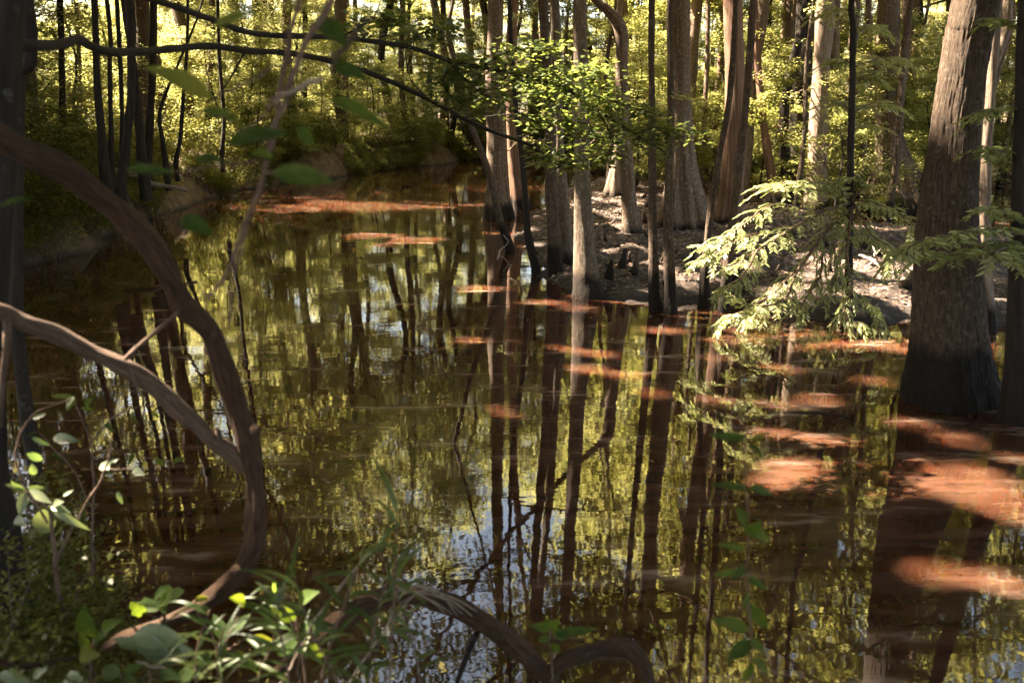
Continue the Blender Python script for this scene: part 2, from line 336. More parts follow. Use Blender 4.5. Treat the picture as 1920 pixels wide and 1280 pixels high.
def grid(xs, ys, hf, name, mat):
    X, Y = np.meshgrid(xs, ys); h = hf(X.ravel(), Y.ravel())
    v = np.column_stack([X.ravel(), Y.ravel(), h]); nx = len(xs); i = np.arange(len(v)).reshape(len(ys), nx)
    f = np.stack([i[:-1, :-1], i[:-1, 1:], i[1:, 1:], i[1:, :-1]], -1).reshape(-1, 4)
    return mesh_from(name, v, f, mat, smooth=True)
def soil_mat(name, cols, scale, bump, rough=.9, wet=True):
    m, nt, n, l = mat_new(name)
    ge = n.new('ShaderNodeNewGeometry'); a = n.new('ShaderNodeTexNoise'); a.inputs['Scale'].default_value = scale; a.inputs['Detail'].default_value = 9; a.inputs['Roughness'].default_value = .7
    l.new(ge.outputs['Position'], a.inputs['Vector'])
    r = ramp(n, cols); l.new(a.outputs['Fac'], r.inputs[0])
    p = n.new('ShaderNodeBsdfPrincipled'); p.inputs['Roughness'].default_value = rough
    b = n.new('ShaderNodeBump'); b.inputs['Strength'].default_value = bump; b.inputs['Distance'].default_value = .1
    b2 = n.new('ShaderNodeTexNoise'); b2.inputs['Scale'].default_value = scale * 2.5; b2.inputs['Detail'].default_value = 8; b2.inputs['Roughness'].default_value = .75; l.new(ge.outputs['Position'], b2.inputs['Vector'])
    l.new(b2.outputs['Fac'], b.inputs['Height']); l.new(b.outputs[0], p.inputs['Normal'])
    if wet:
        sx = n.new('ShaderNodeSeparateXYZ'); l.new(ge.outputs['Position'], sx.inputs[0])
        mr = n.new('ShaderNodeMapRange'); mr.inputs['From Min'].default_value = .02; mr.inputs['From Max'].default_value = .14; mr.inputs['To Min'].default_value = 1; mr.inputs['To Max'].default_value = 0; l.new(sx.outputs['Z'], mr.inputs['Value'])
        mx = N_(n, 'ShaderNodeMix', data_type='RGBA'); l.new(mr.outputs[0], mx.inputs[0]); l.new(r.outputs[0], mx.inputs[6]); mx.inputs[7].default_value = (.02, .013, .009, 1)
        l.new(mx.outputs[2], p.inputs['Base Color'])
    else: l.new(r.outputs[0], p.inputs['Base Color'])
    o = n.new('ShaderNodeOutputMaterial'); l.new(p.outputs[0], o.inputs[0]); return m
xs = np.unique(np.concatenate([np.linspace(-250, -40, 30), np.linspace(-40, -13, 55), np.linspace(-13, 3, 110), np.linspace(3, 40, 70), np.linspace(40, 250, 30)]))
ys = np.unique(np.concatenate([np.linspace(-50, -3, 20), np.linspace(-3, 10, 100), np.linspace(10, 56, 190), np.linspace(56, 100, 45), np.linspace(100, 330, 30)]))
g = grid(xs, ys, ground_h, 'ground', soil_mat('forest_soil', [(.3, (.035, .022, .014)), (.5, (.09, .058, .037)), (.72, (.19, .14, .09))], 2.5, .8))
tag(g, None, None, kind='structure')
MUD = np.array([wat(*p)[:2] for p in [(975, 425), (985, 470), (1010, 505), (1050, 532), (1130, 553), (1220, 576), (1330, 572), (1420, 590), (1560, 602), (1700, 596), (1800, 606), (1960, 615), (2200, 640), (2200, 470), (1900, 455), (1700, 436), (1600, 424), (1480, 385), (1400, 352), (1250, 336), (1120, 338), (1040, 372)]])
def mud_h(x, y):
    s = sdf_poly(np.column_stack([x, y]), MUD) + .22 * fbm(x, y, 21, 1.8, 3)
    h = np.where(s > 0, .24 * (1 - np.exp(-s / .5)), np.maximum(s * .35, -1))
    return h + np.where(s > -.3, .05 * fbm(x, y, 22, 5.5, 4) + .04 * np.abs(fbm(x, y, 23, 2.2, 3)), 0) - .02
mf = grid(np.linspace(-1.5, 20, 260), np.linspace(10, 40, 300), mud_h, 'mud_flat', soil_mat('mud', [(.34, (.018, .011, .008)), (.52, (.062, .040, .030)), (.70, (.32, .24, .20))], 7, 1.0))
tag(mf, None, None, kind='structure')
def gz(x, y):
    return float(max(ground_h(np.array([x]), np.array([y]))[0], mud_h(np.array([x]), np.array([y]))[0] if (-1 < x < 19.5 and 10.5 < y < 39.5) else -9))

m, nt, n, l = mat_new('tea_water')
ge = n.new('ShaderNodeNewGeometry'); mp = n.new('ShaderNodeMapping'); mp.inputs['Scale'].default_value = (.55, 1.0, 1); mp.inputs['Rotation'].default_value = (0, 0, R(-12)); l.new(ge.outputs['Position'], mp.inputs[0])
p = n.new('ShaderNodeBsdfPrincipled'); p.inputs['Roughness'].default_value = .02; p.inputs['IOR'].default_value = 1.75
# pollen and dust film drifting in long streaks
fm = n.new('ShaderNodeMapping'); fm.inputs['Scale'].default_value = (.6, 2.4, 1); fm.inputs['Rotation'].default_value = (0, 0, R(-14)); l.new(ge.outputs['Position'], fm.inputs[0])
fn = n.new('ShaderNodeTexNoise'); fn.inputs['Scale'].default_value = 1.6; fn.inputs['Detail'].default_value = 6; fn.inputs['Roughness'].default_value = .6; l.new(fm.outputs[0], fn.inputs['Vector'])
fr = ramp(n, [(.42, (.034, .0125, .0062)), (.59, (.066, .032, .020)), (.745, (.25, .185, .15))]); l.new(fn.outputs['Fac'], fr.inputs[0])
l.new(fr.outputs[0], p.inputs['Base Color'])
p.inputs['Subsurface Weight'].default_value = .75; p.inputs['Subsurface Radius'].default_value = (1.0, .30, .10); p.inputs['Subsurface Scale'].default_value = .07
w1 = n.new('ShaderNodeTexNoise'); w1.inputs['Scale'].default_value = 2.2; w1.inputs['Detail'].default_value = 3; l.new(mp.outputs[0], w1.inputs['Vector'])
w2 = n.new('ShaderNodeTexNoise'); w2.inputs['Scale'].default_value = 22; w2.inputs['Detail'].default_value = 2; l.new(mp.outputs[0], w2.inputs['Vector'])
wa = N_(n, 'ShaderNodeMath', operation='MULTIPLY_ADD'); l.new(w2.outputs['Fac'], wa.inputs[0]); wa.inputs[1].default_value = .05; l.new(w1.outputs['Fac'], wa.inputs[2])
bp = n.new('ShaderNodeBump'); bp.inputs['Strength'].default_value = .085; bp.inputs['Distance'].default_value = .02; l.new(wa.outputs[0], bp.inputs['Height']); l.new(bp.outputs[0], p.inputs['Normal'])
o = n.new('ShaderNodeOutputMaterial'); l.new(p.outputs[0], o.inputs[0]); WATER = m
x0, x1, y0, y1, zb = -60, 90, -30, 75, -2.5
wv = [(x0, y0, 0), (x1, y0, 0), (x1, y1, 0), (x0, y1, 0), (x0, y0, zb), (x1, y0, zb), (x1, y1, zb), (x0, y1, zb)]
wobj = mesh_from('water', wv, [(0, 1, 2, 3), (7, 6, 5, 4), (0, 4, 5, 1), (1, 5, 6, 2), (2, 6, 7, 3), (3, 7, 4, 0)], WATER)
tag(wobj, None, None, kind='structure')

# ------------------------------------------------------------------ trees
def crown_pts(tips, per, rad, flat, r_):
    tips = np.asarray(tips); n = len(tips)
    k = r_.poisson(per, n); idx = np.repeat(np.arange(n), k)
    d = r_.normal(size=(len(idx), 3)); d /= np.linalg.norm(d, axis=1)[:, None]
    d *= (rad * r_.uniform(0, 1, len(idx)) ** .5 * r_.uniform(.5, 1.3, n)[idx])[:, None]; d[:, 2] *= flat
    return tips[idx] + d
def limbs(mb, path, rad, h0, n, reach, r_, up=.5, seed=0, sub=3, carve=False):
    """Limbs that leave the trunk above h0; returns the points the leaf clumps hang on."""
    path = np.asarray(path); z = path[:, 2] - path[0, 2]; H = z[-1]; tips = []
    for i in range(n):
        q = h0 + (H - h0) * ((i + r_.uniform(0, 1)) / n) * .97
        j = int(np.searchsorted(z, q)); j = min(max(j, 1), len(path) - 1)
        t = (q - z[j - 1]) / (z[j] - z[j - 1] + 1e-6); p0 = path[j - 1] * (1 - t) + path[j] * t; r0 = rad[j - 1] * (1 - t) + rad[j] * t
        an = r_.uniform(0, 6.28) + i * 2.4; fr = (q - h0) / (H - h0 + 1e-6)
        ln = reach * (1.15 - .75 * fr) * r_.uniform(.6, 1.2); dz = up * r_.uniform(.3, 1.2)
        d = np.array([math.cos(an), math.sin(an), dz])
        P = [p0]
        for k in range(1, 4):
            P.append(p0 + d * ln * k / 3 + r_.normal(size=3) * ln * .07 + np.array([0, 0, -.06 * ln * (k / 3) ** 2 * (2 if up < .3 else 1)]))
        rr = max(.012, min(r0 * .5, ln * .018))
        v, f = tube(P, [rr, rr * .75, rr * .5, rr * .2], ns=5, per=2, seed=seed + i)
        if not carve or keep(catmull(P, 6), .03).all(): mb.add(v, f)
        tips += [P[2], (P[2] + P[3]) / 2, P[3]]
        for s_ in range(sub):
            b = P[1 + s_ % 2] * .5 + P[2] * .5; e = b + (d * .35 + r_.normal(size=3) * np.array([.5, .5, .3])) * ln * .55
            v, f = tube([b, (b + e) / 2 + r_.normal(size=3) * .05 * ln, e], [rr * .45, rr * .3, rr * .1], ns=4, per=2, seed=seed + i * 7 + s_)
            if not carve or keep(np.linspace(b, e, 10), .02).all(): mb.add(v, f)
            tips += [(b + e) / 2, e]
    return tips
def crown_obj(P, L, mat, parent, base, r_, carve=True, up=.5, aspect=.5, name='crown', drop=.2):
    v, f = leaves(P, L, up, aspect, drop, r_)
    if carve:
        k = keep(v).reshape(-1, 4).all(1); P = P[k]; v = v.reshape(-1, 4, 3)[k].reshape(-1, 3); f = np.arange(len(v)).reshape(-1, 4)
    # clumps share a tone: light and dark sprays
    tone = .5 + .22 * np.sin(P @ np.array([1.1, .7, 1.6]) + r_.uniform(0, 6)) + r_.normal(size=len(P)) * .2
    return mesh_from(name, v - np.asarray(base), f, mat, parent, rnd=np.clip(tone, 0, 1))
TREES = []
def tree(name, label, pts, bark='cypress', z0=0.0, Ht=20, crown=(9, 3.6, 16, 26), leafL=.22, flute=None, group=None, ns=18, relief=0.0, cat='tree', Y=None, lowlimbs=0, seed=None, lean=None, leaf='canopy'):
    """pts: (px, py, width px) from the foot up, as the photograph shows the trunk; it grows on to height Ht above the frame."""
    seed = seed if seed is not None else len(TREES) * 11 + 5
    r_ = np.random.default_rng(seed)
    b = wat(pts[0][0], pts[0][1], z0)
    if Y is None: Y = b[1]
    W = [at(px, py, Y) for px, py, w in pts]; Rr = [w / 2 * pxm(px, py, Y) for px, py, w in pts]
    base = W[0].copy()
    W.insert(0, W[0] - np.array([0, 0, .5])); Rr.insert(0, Rr[0] * 1.06)
    d = (W[-1] - W[-2]); d = d / max(abs(d[2]), .3); zt = W[-1][2]; k = 0; r0 = Rr[-1]
    if lean is not None: d = np.array([lean[0], lean[1], 1.0])
    while W[-1][2] < Ht:
        k += 1; d = d * .8 + np.array([r_.normal() * .03, r_.normal() * .03, .2]); st = min(2.0, Ht - W[-1][2] + .01)
        W.append(W[-1] + d / d[2] * st); Rr.append(max(.03, r0 * (1 - .85 * (W[-1][2] - zt) / (Ht - zt))))
    t = thing(name, label, cat, base, group)
    mb = MB(); v, f = tube(W, Rr, ns=ns, per=(26 if ns > 100 else 12) if relief else 6, rough=.05, flute=flute, seed=seed, relief=relief); mb.add(v, f)
    h0, reach, nl, per = crown
    tips = limbs(mb, np.array(W), Rr, h0, nl, reach, r_, seed=seed, carve=True)
    if lowlimbs: tips2 = limbs(mb, np.array(W[:max(3, len(pts) + 2)]), Rr, 2.0, lowlimbs, 1.6, r_, up=.15, seed=seed + 50, sub=2)
    mb.build('trunk', BARK[bark], t, base)
    P = crown_pts(tips, per, 1.25, .55, r_)
    c = crown_obj(P, leafL, LEAF[leaf], t, base, r_)
    if lowlimbs:
        P2 = crown_pts(tips2, 16, .35, .4, r_); crown_obj(P2, .10, LEAF['under'], t, base, r_, name='foliage')
    TREES.append(t); return t

FL = (8, .22, .9)
exec_list = [
 ('bald_cypress', 'brown cypress standing in the water, leftmost of the trunks at the bend', [(935, 408, 64), (932, 340, 46), (931, 250, 38), (926, 150, 34), (929, 0, 32)], 'cypress', 0, 22, FL),
 ('bald_cypress', 'sunlit cypress close behind the leftmost trunk in the river', [(978, 394, 46), (968, 320, 30), (960, 220, 24), (958, 100, 22), (962, 0, 20)], 'red', 0, 21, FL),
 ('leaning_tree', 'thin stem leaning to the left out of the water in front of the brown cypress', [(957, 470, 20), (940, 420, 16), (912, 310, 13), (882, 230, 12), (850, 110, 10), (838, 60, 9), (850, 0, 8)], 'gum', 0, 12, None),
 ('water_tupelo', 'slim dark stem at the edge of the mud, left of the twin lit trunks', [(1006, 515, 20), (990, 440, 15), (985, 370, 13), (978, 290, 11), (965, 180, 10), (955, 0, 9)], 'dark', 0, 15, None),
 ('water_tupelo', 'trunk with a bright sunlit left edge at the waterline', [(1042, 515, 34), (1038, 440, 28), (1033, 330, 24), (1030, 200, 22), (1018, 0, 20)], 'gum', .05, 20, (5, .12, .5)),
 ('water_tupelo', 'shaded trunk right behind the one with a bright left edge', [(1066, 500, 30), (1058, 400, 24), (1048, 280, 22), (1045, 150, 20), (1040, 0, 19)], 'grey', .1, 20, (5, .12, .5)),
 ('water_tupelo', 'speckled grey trunk with a half sunlit foot at the corner of the mud', [(1104, 556, 70), (1100, 520, 54), (1095, 440, 42), (1091, 300, 35), (1090, 150, 30), (1087, 0, 27)], 'grey', 0, 22, (6, .14, .35)),
 ('forked_tree', 'brown trunk on the mud that forks near the top of the picture', [(1186, 442, 38), (1180, 380, 31), (1172, 260, 27), (1166, 130, 25), (1163, 55, 26), (1135, 15, 18), (1108, -10, 16)], 'cypress', .2, 17, (6, .15, .5)),
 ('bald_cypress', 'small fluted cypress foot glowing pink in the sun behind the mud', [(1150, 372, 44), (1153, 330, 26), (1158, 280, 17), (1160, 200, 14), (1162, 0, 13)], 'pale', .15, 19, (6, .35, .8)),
 ('water_tupelo', 'left stem of the twin dark trunks at the waterline', [(1230, 580, 30), (1226, 540, 22), (1224, 400, 18), (1222, 200, 14), (1222, 0, 13)], 'gum', .02, 19, None),
 ('water_tupelo', 'right stem of the twin dark trunks at the waterline', [(1257, 585, 30), (1256, 540, 23), (1253, 400, 20), (1258, 200, 15), (1256, 0, 13)], 'gum', .02, 19, None),
 ('bald_cypress', 'broad cypress with deep fluted buttresses at the back of the mud', [(1283, 430, 105), (1280, 370, 76), (1277, 300, 54), (1276, 180, 44), (1275, 0, 40)], 'cypress', .2, 24, (9, .36, 1.5)),
 ('water_tupelo', 'dark slender stem on the mud that leans to the right beside the sunlit spray', [(1320, 572, 24), (1322, 500, 18), (1330, 420, 15), (1342, 330, 13), (1368, 180, 12), (1380, 0, 11)], 'gum', .05, 16, None),
 ('water_tupelo', 'slim stem with a lit left edge standing at the tip of the sunlit spray', [(1356, 585, 24), (1362, 520, 19), (1376, 400, 16), (1392, 260, 15), (1405, 120, 15), (1412, 0, 14)], 'gum', 0, 18, None),
 ('bald_cypress', 'straight reddish cypress with stringy bark behind the mud', [(1366, 420, 62), (1372, 360, 50), (1378, 250, 44), (1378, 120, 40), (1374, 0, 38)], 'red', .2, 24, (7, .18, 1.0)),
 ('water_tupelo', 'grey lichen covered trunk that leans right towards the top', [(1388, 380, 30), (1396, 300, 28), (1408, 160, 25), (1424, 60, 24), (1432, 0, 24)], 'grey', .2, 20, None),
 ('water_tupelo', 'rusty speckled stem leaning left behind the sunlit spray', [(1455, 385, 24), (1446, 330, 19), (1432, 230, 16), (1422, 130, 14), (1415, 0, 13)], 'red', .15, 18, None),
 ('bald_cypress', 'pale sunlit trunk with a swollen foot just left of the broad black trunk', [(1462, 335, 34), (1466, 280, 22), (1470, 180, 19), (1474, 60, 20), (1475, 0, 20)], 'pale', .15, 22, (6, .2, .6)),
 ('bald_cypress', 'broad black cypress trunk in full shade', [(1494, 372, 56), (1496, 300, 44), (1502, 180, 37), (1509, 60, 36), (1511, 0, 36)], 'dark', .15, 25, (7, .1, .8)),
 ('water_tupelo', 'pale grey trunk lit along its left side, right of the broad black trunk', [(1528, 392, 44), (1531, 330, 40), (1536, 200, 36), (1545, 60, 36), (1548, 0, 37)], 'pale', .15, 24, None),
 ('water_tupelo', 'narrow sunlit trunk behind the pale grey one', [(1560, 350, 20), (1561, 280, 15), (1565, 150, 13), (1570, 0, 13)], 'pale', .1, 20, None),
 ('water_tupelo', 'hazy grey trunk just left of the thin black sapling', [(1583, 372, 24), (1586, 280, 20), (1596, 130, 18), (1606, 0, 18)], 'grey', .1, 21, None),
 ('bald_cypress', 'huge cypress with a skirt of fluted roots in the shade behind the big speckled trunk', [(1682, 392, 160), (1676, 330, 96), (1668, 260, 56), (1664, 150, 46), (1668, 0, 42)], 'cypress', 0, 26, (13, .34, 1.6)),
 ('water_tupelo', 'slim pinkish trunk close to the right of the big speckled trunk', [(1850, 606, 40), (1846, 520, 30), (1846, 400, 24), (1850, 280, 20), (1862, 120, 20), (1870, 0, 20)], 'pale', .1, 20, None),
 ('water_tupelo', 'grey stem behind the slim pinkish trunk', [(1828, 470, 30), (1830, 350, 24), (1838, 200, 22), (1886, 60, 19), (1890, 0, 19)], 'grey', .2, 19, None),
]
for a in exec_list:
    nm, lb, pts, bk, z0, Ht, flt = a; pts = [(x_, y_, w_ * .9) for x_, y_, w_ in pts]
    big = pts[2][2] > 30
    tree(nm, lb, pts, bk, z0, Ht, ns=44, relief=.11, crown=(8.5 if big else 7.5, 5.2 if big else 4.0, 19 if big else 13, 26), flute=flt, lowlimbs=5 if pts[0][1] < 420 else 0)
BIG = tree('water_tupelo', 'big speckled grey trunk with a swollen foot in dark water, thickest tree at the right', [(1778, 748, 172), (1778, 705, 154), (1780, 640, 127), (1781, 540, 111), (1778, 430, 99), (1783, 330, 89), (1797, 180, 80), (1816, 60, 80), (1828, 0, 80)], 'gum', 0, 24, crown=(9, 4.2, 18, 22), flute=(7, .10, .5), ns=128, relief=.16)
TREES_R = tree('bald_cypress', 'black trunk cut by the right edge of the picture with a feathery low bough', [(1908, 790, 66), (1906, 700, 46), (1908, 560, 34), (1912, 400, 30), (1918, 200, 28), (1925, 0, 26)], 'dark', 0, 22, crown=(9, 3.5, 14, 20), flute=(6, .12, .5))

# trees on the left bank
for lb, pts, bk in [
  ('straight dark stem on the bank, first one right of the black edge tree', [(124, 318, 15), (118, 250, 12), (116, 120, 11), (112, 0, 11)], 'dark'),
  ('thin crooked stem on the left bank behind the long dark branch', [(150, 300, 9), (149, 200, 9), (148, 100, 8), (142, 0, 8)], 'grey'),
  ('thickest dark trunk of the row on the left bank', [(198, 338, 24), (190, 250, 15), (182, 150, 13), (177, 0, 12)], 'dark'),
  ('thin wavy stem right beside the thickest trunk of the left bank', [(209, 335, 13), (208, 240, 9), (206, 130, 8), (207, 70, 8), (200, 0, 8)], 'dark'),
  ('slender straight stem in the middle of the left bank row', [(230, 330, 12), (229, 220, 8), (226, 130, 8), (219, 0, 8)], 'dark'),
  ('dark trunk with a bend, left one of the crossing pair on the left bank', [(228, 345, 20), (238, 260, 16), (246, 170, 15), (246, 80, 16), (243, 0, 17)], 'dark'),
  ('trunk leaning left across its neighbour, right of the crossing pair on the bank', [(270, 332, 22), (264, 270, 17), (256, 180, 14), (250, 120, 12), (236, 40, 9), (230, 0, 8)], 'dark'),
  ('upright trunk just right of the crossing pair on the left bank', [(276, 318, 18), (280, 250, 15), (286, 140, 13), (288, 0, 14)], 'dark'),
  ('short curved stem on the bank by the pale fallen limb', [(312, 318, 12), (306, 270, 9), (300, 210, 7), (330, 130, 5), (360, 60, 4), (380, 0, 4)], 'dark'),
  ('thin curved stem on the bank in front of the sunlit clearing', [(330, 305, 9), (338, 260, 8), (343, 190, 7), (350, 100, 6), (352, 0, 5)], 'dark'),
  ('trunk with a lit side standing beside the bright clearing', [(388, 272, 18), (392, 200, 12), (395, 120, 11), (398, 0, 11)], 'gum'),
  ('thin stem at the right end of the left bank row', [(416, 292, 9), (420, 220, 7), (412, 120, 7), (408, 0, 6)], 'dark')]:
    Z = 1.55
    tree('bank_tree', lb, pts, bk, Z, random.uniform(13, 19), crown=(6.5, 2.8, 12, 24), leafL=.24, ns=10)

# tall trees added so their crowns shade the river, most of them out of view
SH = [(-11, 3), (-13, 8), (-10.6, 12), (-15, 13), (-12, 17), (-17, 19), (-12.5, 22), (-12.3, 31), (-19, 16), (-20, 9), (-17, 4), (-8.5, 1.5), (-8, -2), (-13, -3), (-8.6, 6.6), (-10, 9.5), (-5, -3), (-10.8, 19.5), (-11, 26), (-10.8, 15), (-26, 12), (9, 3), (11, 8), (7.5, -1), (3, -6), (-3, -8), (1.5, -2.6), (-2.6, -2.2), (7.2, 5.2), (-12.8, 34.5)]
for i, (x, y) in enumerate(SH):
    r_ = np.random.default_rng(300 + i); z = gz(x, y); base = np.array([x, y, z]); H = r_.uniform(19, 25)
    t = thing('shade_tree', 'tall leafy tree added on the left bank so its crown shades the river' if x < -4 else 'unseen leafy tree added on the near side to shade the water from the sky', 'tree', base, 'shade trees along the left bank' if x < -4 else 'unseen shade trees on the near side')
    W = [base + [0, 0, -.4]] + [base + np.array([r_.normal() * .25, r_.normal() * .25, H * k / 6]) for k in range(0, 7)]; Rr = [.26, .25, .22, .2, .17, .13, .09, .03]
    mb = MB(); v, f = tube(W, Rr, ns=12, per=3, seed=i); mb.add(v, f)
    tips = limbs(mb, np.array(W), Rr, 6.5, 26, 7.0, r_, seed=i * 40, up=.45, carve=True); mb.build('trunk', BARK['gum'], t, base)
    crown_obj(crown_pts(tips, 95, 1.8, .6, r_), .29, LEAF['canopy'], t, base, r_)

# shared kinds for the woods behind: tall trees, young understory trees, shrubs
def proto_tall(seed):
    r_ = np.random.default_rng(seed); H = r_.uniform(19, 25); r0 = r_.uniform(.14, .26)
    t = bpy.data.objects.new('woodland_tree', None); COL.objects.link(t)
    W = [np.array([0, 0, -.4])] + [np.array([r_.normal() * .3, r_.normal() * .3, H * k / 6]) * (1 if k else 0) for k in range(7)]
    Rr = [r0 * 1.3, r0 * 1.2, r0, r0 * .9, r0 * .75, r0 * .6, r0 * .4, .03]
    mb = MB(); v, f = tube(W, Rr, ns=10, per=4, seed=seed, flute=(6, .15, .8)); mb.add(v, f)
    tips = limbs(mb, np.array(W), Rr, 8.0, 22, 3.6, r_, seed=seed, up=.4); mb.build('trunk', BARK[['gum', 'cypress', 'grey', 'dark'][seed % 4]], t)
    crown_obj(crown_pts(tips, 46, 1.1, .6, r_), .22, LEAF['under'], t, (0, 0, 0), r_, carve=False)
    t['category'] = 'tree'; return t
def proto_slim(seed):
    r_ = np.random.default_rng(seed); H = r_.uniform(15, 20); r0 = r_.uniform(.07, .13)
    t = bpy.data.objects.new('slim_tree', None); COL.objects.link(t)
    W = [np.array([0, 0, -.4])] + [np.array([r_.normal() * .14, r_.normal() * .14, H * k / 7]) * (1 if k else 0) for k in range(8)]
    Rr = [r0 * 1.5, r0 * 1.4, r0 * 1.05, r0, r0 * .9, r0 * .75, r0 * .6, r0 * .4, .02]
    mb = MB(); v, f = tube(W, Rr, ns=10, per=4, seed=seed, flute=(5, .2, .6)); mb.add(v, f)
    tips = limbs(mb, np.array(W), Rr, 9, 10, 2.2, r_, seed=seed, up=.4); mb.build('trunk', BARK[['pale', 'cypress', 'red', 'gum', 'dark', 'cypress', 'gum', 'dark'][seed % 8]], t)
    crown_obj(crown_pts(tips, 26, .8, .6, r_), .22, LEAF['canopy'], t, (0, 0, 0), r_, carve=False)
    t['category'] = 'tree'; return t
def proto_young(seed):
    r_ = np.random.default_rng(seed); H = r_.uniform(6, 9.5)
    t = bpy.data.objects.new('young_tree', None); COL.objects.link(t)
    W = [np.array([0, 0, -.3])] + [np.array([r_.normal() * .22 * k / 3, r_.normal() * .22 * k / 3, H * k / 5]) for k in range(6)]
    Rr = [.055, .05, .045, .038, .028, .018, .008]
    mb = MB(); v, f = tube(W, Rr, ns=7, per=3, seed=seed); mb.add(v, f)
    tips = limbs(mb, np.array(W), Rr, 1.0, 22, 2.3, r_, seed=seed, up=.2); mb.build('trunk', BARK['dark'], t)
    crown_obj(crown_pts(tips, 52, .65, .4, r_), .14, LEAF['under'], t, (0, 0, 0), r_, carve=False, up=.65)
    t['category'] = 'tree'; return t
def proto_shrub(seed):
    r_ = np.random.default_rng(seed)
    t = bpy.data.objects.new('shrub', None); COL.objects.link(t); mb = MB(); tips = []
    for k in range(12):
        an = r_.uniform(0, 6.28); e = np.array([math.cos(an) * r_.uniform(.2, 1), math.sin(an) * r_.uniform(.2, 1), r_.uniform(.6, 1.9)]); mid = e * .5 + r_.normal(size=3) * .1
        v, f = tube([np.array([math.cos(an) * .06, math.sin(an) * .06, -.2]), mid, e], [.014, .010, .004], ns=5, per=3, seed=k + seed); mb.add(v, f); tips += [mid, e, (mid + e) / 2, e * np.array([1.1, 1.1, .7])]
    mb.build('stem', BARK['twig'], t)
    crown_obj(crown_pts(tips, 50, .4, .6, r_), .10, LEAF['canopy'], t, (0, 0, 0), r_, carve=False, name='foliage')
    t['category'] = 'shrub'; return t
TALL = [proto_tall(500 + i) for i in range(8)]
YOUNG = [proto_young(600 + i) for i in range(8)]
SLIM = [proto_slim(800 + i) for i in range(8)]
SHRUB = [proto_shrub(700 + i) for i in range(5)]
used = set()
def place(protos, x, y, sc, label, group, zoff=0, cat=None):
    i = random.randrange(len(protos)); p = protos[i]; z = max(gz(x, y), -.3) + zoff
    if id(p) not in used:
        used.add(id(p)); p.location = (x, y, z); p.rotation_euler = (0, 0, random.uniform(0, 6.28)); p.scale = (sc,) * 3; p['label'] = label; p['group'] = group; return p
    return dup(p, (x, y, z), random.uniform(0, 6.28), sc, label, group)
# tall woods beyond the bend and behind the mud flat
def scatter(n, xr, yr, dmin, ok=lambda x, y: True):
    out = []; tries = 0
    while len(out) < n and tries < n * 60:
        tries += 1; x = random.uniform(*xr); y = random.uniform(*yr)
        if abs(x) > y * .78 + 4 or not ok(x, y): continue
        if all((x - a) ** 2 + (y - b) ** 2 > dmin * dmin for a, b in out): out.append((x, y))
    return out
for x, y in scatter(24, (4, 42), (30, 62), 3.0, lambda x, y: x > 4 + (y - 28) * .0): place(TALL, x, y, random.uniform(.85, 1.15), 'tall swamp tree in the deep woods behind the mud flat', 'tall trees behind the mud flat')
for x, y in [(1.5, 55), (4.5, 54.5), (7, 52), (-1.5, 56.5), (-13, 42), (-10.8, 41), (-8.5, 45), (-6.3, 47.5), (-4, 51), (-11, 47), (-15.5, 46), (-17, 40.5), (-2.5, 53.5), (-14, 51), (-9, 51), (0, 58), (-6, 54), (-20, 45), (10, 50), (-5.6, 46.4), (-3.6, 49.6), (-8, 42), (-9.5, 38.5), (2.5, 57), (-1, 60)] + scatter(13, (-18, 6), (52, 66), 3.2): place(TALL, x, y, random.uniform(.85, 1.2), 'tall tree in the woods beyond the river bend', 'tall trees beyond the bend')
for x, y in scatter(88, (-50, 5), (34, 74), 1.8, lambda x, y: sdf_poly(np.array([[x, y]]), LEFT)[0] > .8): place(YOUNG, x, y, random.uniform(.8, 1.25), 'sunlit young tree with layered leaves in the woods beyond the left bank', 'young trees beyond the left bank')
for x, y in scatter(40, (-26, -10.4), (18, 36), 1.3, lambda x, y: sdf_poly(np.array([[x, y]]), LEFT)[0] > .6): place(YOUNG, x, y, random.uniform(.55, .95), 'small leafy tree growing on the left bank among the dark stems', 'small trees on the left bank')
for x, y in scatter(80, (3.0, 27), (22.5, 47), 1.0, lambda x, y: x > 2.5 + (y - 23) * .02): place(SLIM, x, y, random.uniform(.8, 1.15), 'slim straight trunk in the crowd of swamp trees behind the mud flat', 'slim trunks behind the mud flat')
for x, y in scatter(9, (-6, 6), (54, 66), 1.3): place(SLIM, x, y, random.uniform(.9, 1.2), 'slim straight trunk beyond the bend of the river', 'slim trunks beyond the bend')
for x, y in scatter(30, (3.5, 21), (24, 37), 1.4): place(YOUNG, x, y, random.uniform(.45, .75), 'small bright leafy tree among the trunks at the back of the mud flat', 'small trees at the back of the mud flat')
for x, y, sc_ in [(-10.4, 16.3, .62), (-11.2, 18.2, .75), (-10.6, 14.2, .5), (-11.8, 21, .8)]: place(YOUNG, x, y, sc_, 'dark leafy small tree close to the left edge of the picture', 'dark small trees at the left edge')
for x, y in scatter(70, (4, 40), (34, 62), 1.6): place(YOUNG, x, y, random.uniform(.8, 1.2), 'young leafy tree in the shade between the swamp trunks', 'young trees between the swamp trunks')
for x, y in scatter(46, (-90, 90), (75, 120), 4.5): place(TALL, x, y, random.uniform(1.0, 1.3), 'far tree closing off the woods in the distance', 'far trees in the distance')
for x, y in scatter(60, (-70, 70), (62, 105), 3): place(YOUNG, x, y, random.uniform(1.0, 1.6), 'far young tree deep in the woods', 'far young trees')
for x, y in scatter(40, (-26, 6), (17, 60), 1.0, lambda x, y: .2 < sdf_poly(np.array([[x, y]]), LEFT)[0] < 7): place(SHRUB, x, y, random.uniform(.6, 1.2), 'leafy shrub on top of the river bank', 'shrubs along the river bank')
